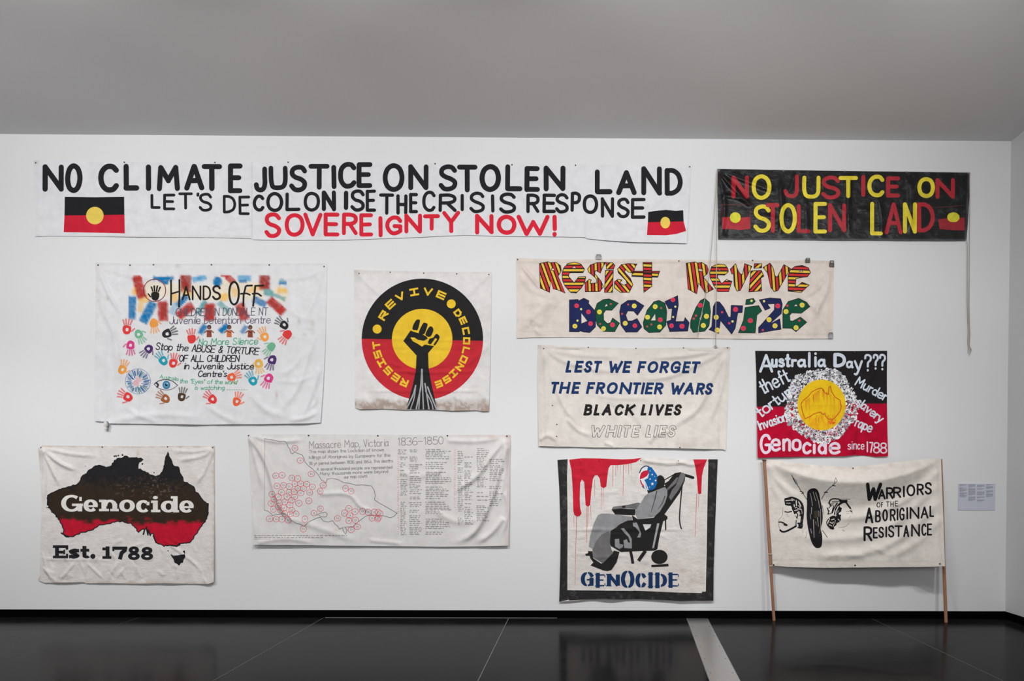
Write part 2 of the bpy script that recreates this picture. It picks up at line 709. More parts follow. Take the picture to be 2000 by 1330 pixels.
# ------------------------------------------------------------------ drawing tools
def catmull(pts, closed=False, n=5):
    out = []
    m = len(pts)
    rng = range(m) if closed else range(m - 1)
    for i in rng:
        if closed:
            p0, p1, p2, p3 = pts[(i - 1) % m], pts[i], pts[(i + 1) % m], pts[(i + 2) % m]
        else:
            p1, p2 = pts[i], pts[i + 1]
            p0 = pts[i - 1] if i > 0 else (2 * p1[0] - p2[0], 2 * p1[1] - p2[1])
            p3 = pts[i + 2] if i + 2 < m else (2 * p2[0] - p1[0], 2 * p2[1] - p1[1])
        for k in range(n):
            t = k / n
            t2, t3 = t * t, t * t * t
            out.append(tuple(0.5 * ((2 * p1[c]) + (-p0[c] + p2[c]) * t + (2 * p0[c] - 5 * p1[c] + 4 * p2[c] - p3[c]) * t2
                                    + (-p0[c] + 3 * p1[c] - 3 * p2[c] + p3[c]) * t3) for c in (0, 1)))
    if not closed:
        out.append(tuple(pts[-1]))
    return out


def ellipse(cx, cy, rx, ry=None, n=28, wob=0.0):
    ry = rx if ry is None else ry
    return [[(cx + rx * (1 + wob * random.uniform(-1, 1)) * math.cos(2 * math.pi * k / n),
              cy + ry * (1 + wob * random.uniform(-1, 1)) * math.sin(2 * math.pi * k / n)) for k in range(n)]]


def tess(pts, holes=()):
    loops = [pts] + list(holes)
    flat = [p for l in loops for p in l]
    vl = [[Vector((p[0], p[1], 0)) for p in l] for l in loops]
    out = []
    for t in tessellate_polygon(vl):
        out.append([tuple(flat[i]) for i in t])
    return out


def stroke(pts, w, cap='round', closed=False, nib=None, taper=0.0):
    """convex pieces of a brush line; w width; nib=(horizontal stroke width, vertical stroke width)"""
    P_ = [pts[0]]
    for p in pts[1:]:
        if math.hypot(p[0] - P_[-1][0], p[1] - P_[-1][1]) > 1e-3:
            P_.append(p)
    if closed and math.hypot(P_[0][0] - P_[-1][0], P_[0][1] - P_[-1][1]) < 1e-3:
        P_.pop()
    n = len(P_)
    if n < 2:
        return ellipse(P_[0][0], P_[0][1], w / 2, w / 2, 10)
    segs = []
    for i in range(n if closed else n - 1):
        a, b = P_[i], P_[(i + 1) % n]
        l = math.hypot(b[0] - a[0], b[1] - a[1])
        segs.append(((b[0] - a[0]) / l, (b[1] - a[1]) / l))

    def width(d, t):
        ww = w
        if nib:
            ww = math.hypot(nib[0] * d[0], nib[1] * d[1])
        return ww * (1 - taper * t)
    L, R = [], []
    for i in range(n):
        if closed:
            d0, d1 = segs[i - 1], segs[i]
        else:
            d0, d1 = segs[max(i - 1, 0)], segs[min(i, n - 2)]
        tx, ty = d0[0] + d1[0], d0[1] + d1[1]
        l = math.hypot(tx, ty) or 1
        tx, ty = tx / l, ty / l
        c = max(0.55, tx * d1[0] + ty * d1[1])
        h = width((tx, ty), i / (n - 1)) / 2 / c
        L.append((P_[i][0] - ty * h, P_[i][1] + tx * h))
        R.append((P_[i][0] + ty * h, P_[i][1] - tx * h))
    out = []
    for i in range(n if closed else n - 1):
        k = (i + 1) % n
        out.append([L[i], L[k], R[k], R[i]])
    if not closed and cap != 'butt':
        for e, d, i in ((P_[0], (-segs[0][0], -segs[0][1]), 0), (P_[-1], segs[-1], n - 1)):
            h = width(d, i / (n - 1)) / 2
            if cap == 'round':
                a0 = math.atan2(d[1], d[0]) - math.pi / 2
                out.append([(e[0] + h * math.cos(a0 + math.pi * k / 5), e[1] + h * math.sin(a0 + math.pi * k / 5)) for k in range(6)])
            elif cap == 'sq':
                out.append([(e[0] - d[1] * h, e[1] + d[0] * h), (e[0] - d[1] * h + d[0] * h, e[1] + d[0] * h + d[1] * h),
                            (e[0] + d[1] * h + d[0] * h, e[1] - d[0] * h + d[1] * h), (e[0] + d[1] * h, e[1] - d[0] * h)])
    return out


RAW = {
 'A': "0,1 .5,0|.5,0 1,1|.2,.66 .8,.66", 'B': "0,0 0,1|~0,0 .55,0 .88,.1 .88,.36 .55,.47 0,.47|~0,.47 .65,.48 1,.6 1,.88 .65,1 0,1",
 'C': "~1,.17 .78,.02 .4,.01 .1,.2 0,.5 .1,.8 .4,.99 .78,.98 1,.83", 'D': "0,0 0,1|~0,0 .45,.01 .85,.18 1,.5 .85,.82 .45,.99 0,1",
 'E': "0,0 0,1|0,0 1,0|0,.48 .88,.48|0,1 1,1", 'F': "0,0 0,1|0,0 1,0|0,.48 .85,.48",
 'G': "~1,.2 .78,.02 .4,.01 .1,.2 0,.5 .1,.8 .4,.99 .75,.98 1,.85|1,.87 1,.55|1,.55 .55,.55",
 'H': "0,0 0,1|1,0 1,1|0,.5 1,.5", 'I': ".5,0 .5,1", 'J': "~1,0 1,.35 1,.7 .85,.94 .5,1 .15,.92 0,.74",
 'K': "0,0 0,1|1,0 0,.6|.3,.42 1,1", 'L': "0,0 0,1|0,1 1,1", 'M': "0,1 .08,0|.08,0 .5,.62|.5,.62 .92,0|.92,0 1,1",
 'N': "0,1 0,0|0,0 1,1|1,1 1,0", 'O': "@.5,0 .14,.14 0,.5 .14,.86 .5,1 .86,.86 1,.5 .86,.14",
 'P': "0,0 0,1|~0,0 .6,0 1,.13 1,.4 .6,.54 0,.54", 'Q': "@.5,0 .14,.14 0,.5 .14,.86 .5,1 .86,.86 1,.5 .86,.14|.6,.7 1,1",
 'R': "0,0 0,1|~0,0 .6,0 .95,.12 .95,.38 .6,.5 0,.5|.45,.5 1,1",
 'S': "~.95,.17 .75,.02 .4,0 .1,.1 .06,.3 .3,.45 .7,.54 .96,.7 .9,.9 .6,1 .25,.98 0,.82",
 'T': "0,0 1,0|.5,0 .5,1", 'U': "~0,0 0,.4 .02,.72 .16,.94 .5,1 .84,.94 .98,.72 1,.4 1,0", 'V': "0,0 .5,1|.5,1 1,0",
 'W': "0,0 .27,1|.27,1 .5,.3|.5,.3 .73,1|.73,1 1,0", 'X': "0,0 1,1|1,0 0,1", 'Y': "0,0 .5,.5|1,0 .5,.5|.5,.5 .5,1", 'Z': "0,0 1,0|1,0 0,1|0,1 1,1",
 '1': ".2,.15 .6,0|.6,0 .6,1", '2': "~0,.2 .2,.02 .7,0 1,.25 .8,.55 0,1|0,1 1,1", '3': "~0,.1 .4,0 .9,.1 .9,.38 .45,.48|~.45,.48 1,.6 1,.88 .5,1 0,.9",
 '5': ".95,0 .15,0|.15,0 .08,.45|~.08,.45 .5,.36 1,.5 1,.85 .55,1 0,.92", '6': "~.9,.05 .5,0 .1,.3 0,.7 .2,.97 .6,1 1,.85 .95,.58 .5,.48 .08,.62",
 '7': "0,0 1,0|1,0 .35,1", '8': "@.5,0 .12,.08 .1,.34 .5,.47 .9,.34 .88,.08|@.5,.47 .06,.6 .04,.88 .5,1 .96,.88 .94,.6",
 '0': "@.5,0 .12,.14 0,.5 .12,.86 .5,1 .88,.86 1,.5 .88,.14",
 'a': "~.85,.5 .5,.36 .12,.5 .02,.75 .18,.98 .5,.98 .85,.75|.85,.38 .85,.88|~.85,.8 .92,1 1,1", 'b': "0,0 0,1|@.5,.38 .08,.52 .05,.85 .5,1 .9,.85 .95,.6",
 'c': "~.9,.48 .5,.36 .1,.5 0,.72 .15,.95 .55,1 .92,.88", 'd': ".9,0 .9,1|@.45,.4 .05,.55 .02,.82 .4,1 .85,.85 .85,.58",
 'e': "~.05,.68 .5,.68 .92,.66 .85,.45 .5,.36 .12,.46 0,.7 .15,.95 .55,1 .95,.9", 'f': "~.95,.06 .65,0 .45,.15 .4,.5 .4,1|.1,.4 .85,.4",
 'g': "@.45,.38 .05,.5 .05,.82 .45,.95 .82,.82 .82,.5|~.85,.38 .85,.9 .8,1.25 .4,1.35 .05,1.25", 'h': "0,0 0,1|~0,.6 .4,.38 .75,.42 .85,.6 .85,1",
 'i': ".5,.38 .5,1|.5,.1 .5,.13", 'j': "~.6,.38 .6,1.1 .4,1.32 .1,1.28|.6,.1 .6,.13", 'k': "0,0 0,1|.8,.38 0,.72|.25,.62 .85,1", 'l': ".5,0 .5,1",
 'm': "0,.38 0,1|~0,.55 .2,.38 .42,.42 .48,.6 .48,1|~.48,.55 .7,.38 .92,.42 1,.6 1,1", 'n': "0,.38 0,1|~0,.58 .4,.38 .78,.42 .88,.6 .88,1",
 'o': "@.5,.37 .1,.47 0,.7 .1,.92 .5,1 .9,.92 1,.7 .9,.47", 'p': "0,.38 0,1.35|@.5,.38 .08,.5 .08,.85 .5,.98 .9,.85 .92,.55",
 'r': "0,.38 0,1|~0,.6 .3,.42 .8,.4", 's': "~.85,.46 .5,.36 .15,.42 .12,.56 .45,.66 .85,.74 .9,.9 .55,1 .05,.93", 't': ".45,.08 .45,1|.05,.4 .9,.4|~.45,.85 .6,1 .9,.97",
 'u': "~0,.38 0,.8 .2,.98 .5,.98 .85,.75|.85,.38 .85,1", 'v': "0,.38 .45,1|.45,1 .9,.38", 'w': "0,.38 .25,1|.25,1 .5,.5|.5,.5 .75,1|.75,1 1,.38",
 'y': "0,.38 .45,.95|~.95,.38 .5,1.05 .25,1.32 0,1.3", 'z': "0,.38 .9,.38|.9,.38 0,1|0,1 .9,1", 'x': "0,.38 .9,1|.9,.38 0,1",
 '.': ".3,.96 .3,1", ',': ".4,.92 .2,1.15", "'": ".4,0 .3,.22", '-': "0,.55 1,.55", '!': ".5,0 .5,.68|.5,.97 .5,1", '"': ".1,0 .05,.25|.7,0 .65,.25",
 '?': "~0,.22 .1,.04 .5,0 .9,.1 .92,.32 .5,.5 .45,.75|.45,.97 .45,1", '&': "~1,1 .3,.35 .25,.1 .5,0 .75,.12 .6,.35 .1,.62 .05,.88 .4,1 .95,.6",
 # slab / techno variants
 'N#': "0,1 0,0|0,0 1,1|1,1 1,0", 'I#': "0,0 1,0|.5,0 .5,1|0,1 1,1",
 'O#': "0,0 1,0|1,0 1,1|1,1 0,1|0,1 0,0", 'C#': "1,0 .1,0|.0,0 0,1|0,1 1,1", 'D#': "0,0 0,1|0,0 .7,0|.7,0 1,.3|1,.3 1,.7|1,.7 .7,1|.7,1 0,1",
 'S#': "1,0 0,0|0,0 0,.5|0,.5 1,.5|1,.5 1,1|1,1 0,1", 'R#': "0,1 0,0|0,0 1,0|1,0 1,.5|1,.5 0,.5|.4,.5 1,1", 'E#': "0,0 1,0|0,.5 1,.5|0,1 1,1|0,0 0,1",
}
GL = {}
for k_, v_ in RAW.items():
    L_ = []
    for s_ in v_.split('|'):
        t_ = 'p'
        if s_[0] in '~@':
            t_, s_ = s_[0], s_[1:]
        L_.append((t_, [tuple(float(c) for c in q_.split(',')) for q_ in s_.split()]))
    xs_ = [p[0] for _, l in L_ for p in l]
    ys_ = [p[1] for _, l in L_ for p in l]
    GL[k_] = (L_, (min(xs_), min(ys_), max(xs_), max(ys_)))

ADV = {'I': .3, 'i': .28, 'l': .22, "'": .25, '.': .25, ',': .3, '!': .3, 'm': 1.1, 'w': 1.0, 'W': 1.35, 'M': 1.2, ' ': .55, '1': .5, 'f': .6, 't': .6, 'r': .55, 'j': .4,
       'J': .8, 's': .65, '"': .5}


class Part:
    """painted marks that become one child mesh"""
    def __init__(s, ban, name, layer=1, mat=None, label=None, stuff=False):
        s.stuff = stuff
        s.b, s.name, s.layer, s.mat, s.label = ban, name, layer, mat, label
        s.shapes = []
        s.grp = []
        s.g = 0
        s.k = 0
        ban.parts.append(s)

    def add(s, pieces, col, dl=0.0):
        s.k += 1
        s.shapes.append((pieces, col, 0.0004 * (s.layer + dl) + 0.00003 * (s.k % 10)))
        s.grp.append(s.g)
        return s

    def poly(s, fr, pts, col, holes=(), dl=0, smooth=False):
        p = [fr(*q) for q in pts]
        if smooth:
            p = catmull(p, True, 4)
        return s.add(tess(p, [[fr(*q) for q in h] for h in holes]), col, dl)

    def circ(s, fr, x, y, rx, col, ry=None, dl=0, n=28, wob=0):
        c = fr(x, y)
        return s.add(ellipse(c[0], c[1], rx / fr.s, (rx if ry is None else ry) / fr.s, n, wob), col, dl)

    def line(s, fr, pts, w, col, dl=0, smooth=False, cap='round', closed=False, taper=0):
        p = [fr(*q) for q in pts]
        if smooth:
            p = catmull(p, closed, 5)
        return s.add(stroke(p, w / fr.s, cap, closed, None, taper), col, dl)

    def glyph(s, ch, x0, y0, x1, y1, w, col, cap='round', slant=0.0, nib=None, xf=None, fitbox=True, dl=0, wob=0.0, n=4, sub=None):
        """glyph fitted into the ink box (already in px); xf maps px->px afterwards"""
        L, bb = GL[ch]
        if dl == 0:
            s.g += 1
        mw = (nib[1] if nib else w) / 2
        mh = (nib[0] if nib else w) / 2
        bx0, by0, bx1, by1 = bb if fitbox else (0, 0, 1, 1)
        X0, X1 = x0 + mw, x1 - mw - slant * (y1 - y0)
        if bx1 - bx0 < 1e-6:
            X0 = X1 = (x0 + x1 - slant * (y1 - y0)) / 2
            bx1 = bx0 + 1
        Y0, Y1 = y0 + mh, y1 - mh
        for typ, pts in L:
            q = []
            for (x, y) in pts:
                u = (x - bx0) / (bx1 - bx0)
                v = (y - by0) / max(1e-6, (by1 - by0))
                px = X0 + u * (X1 - X0) + slant * (1 - v) * (y1 - y0)
                py = Y0 + v * (Y1 - Y0)
                if wob:
                    px += random.uniform(-wob, wob)
                    py += random.uniform(-wob, wob)
                q.append((px, py))
            if typ != 'p':
                q = catmull(q, typ == '@', n)
            if xf:
                q = [xf(*a) for a in q]
            s.add(stroke(q, w * (1 + random.uniform(-1, 1) * wob * 0.1), cap, typ == '@', nib), col, dl)
        return s

    def boxes(s, fr, spec, w, col, **k):
        """spec: list of (char, x0, y0, x1, y1) in frame units"""
        for ch, x0, y0, x1, y1 in spec:
            a = fr(x0, y0)
            b = fr(x1, y1)
            s.glyph(ch, a[0], a[1], b[0], b[1], w / fr.s, col, **k)
        return s

    def text(s, string, p0, p1, h, w, col, squeeze=0.8, slant=0.0, wob=0.0, dl=0, n=3):
        """run of letters whose baseline goes from p0 to p1 (px)"""
        tot = sum(ADV.get(c, .85) for c in string)
        L = math.hypot(p1[0] - p0[0], p1[1] - p0[1])
        s.g += 1
        ux, uy = (p1[0] - p0[0]) / L, (p1[1] - p0[1]) / L
        u = L / tot
        x = 0
        for c in string:
            adv = ADV.get(c, .85) * u
            if c != ' ' and c in GL:
                gw = adv * squeeze
                x0 = x
                for typ, pts in GL[c][0]:
                    q = []
                    for (gx, gy) in pts:
                        lx = x0 + gx * gw + slant * (1 - gy) * h
                        ly = (gy - 1) * h
                        if wob:
                            lx += random.uniform(-wob, wob)
                            ly += random.uniform(-wob, wob)
                        q.append((p0[0] + ux * lx - uy * ly, p0[1] + uy * lx + ux * ly))
                    if typ != 'p':
                        q = catmull(q, typ == '@', n)
                    s.add(stroke(q, w, 'round' if w > 1.2 else 'sq', typ == '@'), col, dl)
            x += adv
        return s


def Fr(ox, oy, s):
    f = lambda x, y: (ox + x / s, oy + y / s)
    f_ = type('F', (), {})()

    class _F:
        def __init__(self):
            self.s = s

        def __call__(self, x, y):
            return (ox + x / s, oy + y / s)
    return _F()


PX = Fr(0, 0, 1.0)


class Banner:
    def __init__(s, label, outline, depth, colour, mat, pmat=None, name='banner'):
        s.outline = outline
        s.surf = Surf(outline, depth)
        s.parts = []
        s.col = colour
        xs = [p[0] for p in outline]
        ys2 = [p[1] for p in outline]
        c = P(sum(xs) / len(xs), max(ys2), 0.01)
        s.root = empty(name, tuple(c), label, 'banner')
        s.mat, s.pmat = mat, pmat or M_PAINT
        s.cloth = build_frags('cloth', s.surf, [([outline], colour, 0.0)], mat, s.root, True, outline)

    def at(s, px, py, off=0.0):
        d, n = s.surf.depth_normal(np.array([float(px)]), np.array([float(py)]))
        return P(float(px), float(py), float(d[0]) + off)

    def done(s):
        for p in s.parts:
            if not p.shapes:
                continue
            if p.name in ('letter', 'painted_dot', 'handprint', 'painted_figure', 'painted_drips', 'border_edge'):
                for g in sorted(set(p.grp)):
                    o = build_frags(p.name, s.surf, [h for h, q in zip(p.shapes, p.grp) if q == g], p.mat or s.pmat, s.root)
                    if o and p.label:
                        o['label'] = p.label
            else:
                o = build_frags(p.name, s.surf, p.shapes, p.mat or s.pmat, s.root)
                if o and p.label:
                    o['label'] = p.label
                if o and p.stuff:
                    o['kind'] = 'stuff'

    def pins(s, pts, name='pin', r=0.0075, mat=None, label=None):
        for (x, y) in pts:
            a = s.at(x, y, -0.0005)
            b = a + np.array([0, -0.004, 0])
            c = a + np.array([0, -0.006, 0])
            V, F = tube([a, b, c], [r, r, r * 0.5], 10)
            o = mesh_obj(name, [Vector(v) - s.root.location for v in V], F, mat or M_DARKMETAL)
            o.parent = s.root
            if label:
                o['label'] = label


def smooth01(z):
    z = np.clip(z, 0, 1)
    return z * z * (3 - 2 * z)


def soft_capsule(X, Y, x0, y0, x1, y1, w, edge=0.45, seed=0):
    dx, dy = x1 - x0, y1 - y0
    l2 = dx * dx + dy * dy + 1e-6
    u = np.clip(((X - x0) * dx + (Y - y0) * dy) / l2, 0, 1)
    d = np.hypot(X - x0 - u * dx, Y - y0 - u * dy) + 1.2 * vnoise(X, Y, 5, seed)
    r = w / 2
    if l2 > r * r:
        l = math.sqrt(l2)
        al = ((X - x0) * dx + (Y - y0) * dy) / l
        pe = np.abs((X - x0) * dy - (Y - y0) * dx) / l
        nz = 1.0 * vnoise(X, Y, 5, seed)
        return smooth01((r * (1 + edge) - pe - nz) / (r * 2 * edge)) * smooth01((r * .55 + al + nz) / (r * 2 * edge) + .5) * smooth01((l + r * .55 - al - nz) / (r * 2 * edge) + .5)
    return smooth01((r * (1 + edge) - d) / (r * 2 * edge))


RA = 3.4


def std_depth(y0, y1, x0, x1, bot=0.02, top=0.006, wave=0.006, nz=0.0015, seed=1, ridges=(), wl=60, cell=22):
    def f(X, Y):
        v = np.clip((Y - y0) / (y1 - y0), 0, 1.05)
        d = top + bot * v ** 1.4
        d = d + wave * (0.25 + v) * vnoise(X, Y * 0.12, wl, seed)
        d = d + 1.5 * nz * fbm(X, Y, cell, seed + 5, 3)
        for r in ridges:
            d = d + RA * ridge(X, Y, *r)
        return d
    return f


def seam(X, Y, x, w=1.2, A=0.0016):
    return A * np.exp(-((X - x) / w) ** 2)


BLK = pc(36, 36, 39)

# ================================================================== BANNER: long white one
A = Fr(50, 300, 4.5455)
Bf = Fr(480, 300, 4.5455)
Cf = Fr(910, 300, 4.348)
RED = pc(208, 40, 58)


def banner_long():
    out = [(66, 313), (200, 316), (400, 316.5), (492, 316), (493, 315), (700, 317), (920, 320), (1140, 321.5), (1350, 322),
           (1347, 365), (1344, 420), (1341, 475), (1300, 474), (1240, 473), (1190, 470), (1146, 466), (1143, 463), (1060, 462), (980, 461.5),
           (910, 459), (800, 464), (678, 468.5), (560, 469), (493, 468), (491, 465.5), (400, 463.5), (300, 463), (180, 462), (100, 461), (68, 462),
           (67, 420), (66, 360)]

    def dep(X, Y):
        v = np.clip((Y - 320) / 150, 0, 1)
        d = 0.006 + 0.010 * v + 0.022 * v ** 1.5 * smooth01((X - 1120) / 120) + 0.004 * v * vnoise(X, Y * .1, 80, 3)
        d = d + 0.0012 * fbm(X, Y, 26, 4, 3)
        d = d + np.where(X > 492, 0.0012, 0) + np.where(X > 1144, 0.0012, 0)
        for r in [([(68, 316), (170, 380), (330, 430)], 6, .005), ([(68, 316), (90, 380), (84, 455)], 4, .004), ([(74, 320), (74, 460)], 2.5, .002, 0, 0),
                  ([(90, 322), (90, 458)], 1.5, -.002, 0, 0), ([(240, 440), (340, 425), (470, 450)], 5, .003), ([(350, 400), (480, 425)], 5, .003),
                  ([(560, 410), (700, 395), (860, 380)], 5, .002), ([(860, 440), (1000, 420), (1100, 330)], 7, .002),
                  ([(1348, 324), (1300, 380), (1230, 440)], 6, .006), ([(1348, 324), (1325, 400), (1310, 470)], 5, .005), ([(1150, 410), (1250, 440), (1340, 445)], 6, .004),
                  ([(1336, 330), (1330, 470)], 1.6, .002, 0, 0), ([(60, 323), (1350, 328)], 1.5, .0015, 0, 0), ([(500, 400), (520, 440), (560, 465)], 5, .003)]:
            d = d + 2.8 * ridge(X, Y, *r)
        return d

    base = pc(214, 214, 217)

    def col(X, Y):
        c = np.tile(base, (len(X), 1))
        g = 1 - 0.05 * smooth01(fbm(X, Y, 20, 9, 3) - .1) - .18 * np.exp(-((X - 70) ** 2 + (Y - 316) ** 2) / 60) - .1 * np.exp(-((Y - 463) / 3) ** 2) * (X < 490)
        g = g * (1 - .10 * np.exp(-((X - 492) / .9) ** 2)) * (1 - .06 * np.exp(-((X - 1143.5) / .9) ** 2) * (Y > 400)) * (1 - .06 * np.exp(-((X - 74) / .8) ** 2))
        return c * g[:, None]
    b = Banner('very long white cloth banner across the top left reading NO CLIMATE JUSTICE ON STOLEN LAND', out, dep, col, M_COTTON)
    k = dict(wob=0.35)
    L1 = Part(b, 'letter', 2)
    L1.boxes(A, [('N', 150, 95, 340, 340), ('O', 350, 85, 505, 352), ('C', 645, 93, 828, 342), ('L', 870, 90, 1008, 328), ('I', 1065, 95, 1117, 332),
                 ('M', 1163, 100, 1370, 334), ('A', 1408, 90, 1586, 328), ('T', 1563, 92, 1745, 332), ('E', 1795, 86, 1926, 354)], 47, BLK, **k)
    L1.boxes(Bf, [('J', 70, 116, 190, 345), ('U', 203, 108, 372, 326), ('S', 383, 100, 545, 342), ('T', 558, 92, 745, 320), ('I', 757, 100, 808, 314),
                  ('C', 818, 76, 982, 308), ('E', 985, 76, 1123, 306), ('O', 1216, 85, 1410, 342), ('N', 1443, 94, 1622, 325), ('S', 1710, 96, 1877, 336), ('T', 1875, 98, 2058, 344)], 43, BLK, **k)
    L1.boxes(Cf, [('O', 116, 90, 298, 326), ('L', 333, 88, 481, 320), ('E', 497, 106, 628, 326), ('N', 660, 102, 845, 320), ('L', 1095, 134, 1246, 345),
                  ('A', 1277, 140, 1450, 352), ('N', 1490, 108, 1665, 356), ('D', 1687, 122, 1842, 358)], 43, BLK, **k)
    L2 = Part(b, 'letter', 2)
    L2.boxes(A, [('L', 1110, 358, 1198, 490), ('E', 1222, 355, 1328, 502), ('T', 1355, 345, 1486, 496), ("'", 1518, 345, 1542, 382), ('S', 1536, 350, 1656, 516),
                 ('D', 1752, 368, 1868, 530), ('E', 1890, 374, 1992, 546)], 25, BLK, **k)
    L2.boxes(Bf, [('C', 62, 366, 166, 513), ('O', 182, 341, 332, 520), ('L', 352, 344, 486, 511), ('O', 512, 338, 661, 516), ('S', 928, 320, 1056, 516),
                  ('E', 1065, 320, 1156, 516), ('T', 1184, 354, 1318, 543), ('H', 1336, 362, 1436, 543), ('E', 1449, 348, 1529, 530), ('C', 1565, 332, 1686, 517),
                  ('R', 1712, 354, 1873, 520), ('I', 1904, 358, 1938, 512)], 30, BLK, **k)
    L2.boxes(Bf, [('N', 675, 328, 801, 512), ('I', 866, 328, 916, 501)], 38, BLK, **k)
    L2.boxes(Cf, [('S', 28, 324, 160, 506), ('I', 208, 345, 246, 500), ('S', 280, 330, 425, 511), ('R', 514, 340, 626, 506), ('E', 650, 340, 765, 506),
                  ('S', 757, 336, 873, 509), ('P', 889, 324, 976, 496), ('O', 990, 344, 1124, 513), ('N', 1144, 370, 1258, 546), ('S', 1279, 374, 1390, 549), ('E', 1401, 376, 1526, 554)], 29, BLK, **k)
    L3 = Part(b, 'letter', 2, label='bright red letter')
    L3.boxes(Bf, [('S', 164, 524, 313, 747), ('O', 344, 527, 521, 739), ('V', 509, 524, 682, 736), ('E', 690, 524, 831, 736), ('R', 854, 524, 996, 724), ('E', 1009, 529, 1131, 736),
                  ('I', 1172, 554, 1222, 743), ('G', 1239, 553, 1390, 723), ('N', 1407, 534, 1564, 709), ('T', 1574, 538, 1724, 686), ('Y', 1744, 508, 1902, 706)], 36, RED, **k)
    L3.boxes(Cf, [('N', 77, 512, 236, 686), ('O', 261, 520, 428, 690), ('W', 431, 520, 712, 700), ('!', 724, 520, 782, 706)], 36, RED, **k)
    FB, FR_, FY = pc(34, 34, 36), pc(196, 36, 56), pc(232, 196, 90)
    fl = Part(b, 'painted_flag', 1)
    fl.poly(A, [(348, 384), (600, 388), (875, 384), (877, 542), (600, 546), (345, 549)], FB)
    fl.poly(A, [(345, 549), (600, 546), (877, 542), (881, 708), (600, 702), (338, 697)], FR_)
    fl.circ(A, 615, 550, 78, FY, dl=1)
    f2 = Part(b, 'painted_flag', 1)
    f2.poly(Cf, [(1548, 496), (1610, 486), (1700, 478), (1780, 486), (1845, 481), (1849, 576), (1545, 583)], FB)
    f2.poly(Cf, [(1545, 583), (1849, 576), (1870, 657), (1790, 682), (1700, 694), (1537, 692)], FR_)
    f2.circ(Cf, 1693, 586, 41, FY, ry=49, dl=1)
    b.done()
    b.pins([(70, 318), (243, 317), (420, 317.5), (563, 317), (683, 321), (850, 320), (1000, 322), (1124, 323), (1347, 326)], r=.008)
    ck = b.at(68, 458, .002)


banner_long()


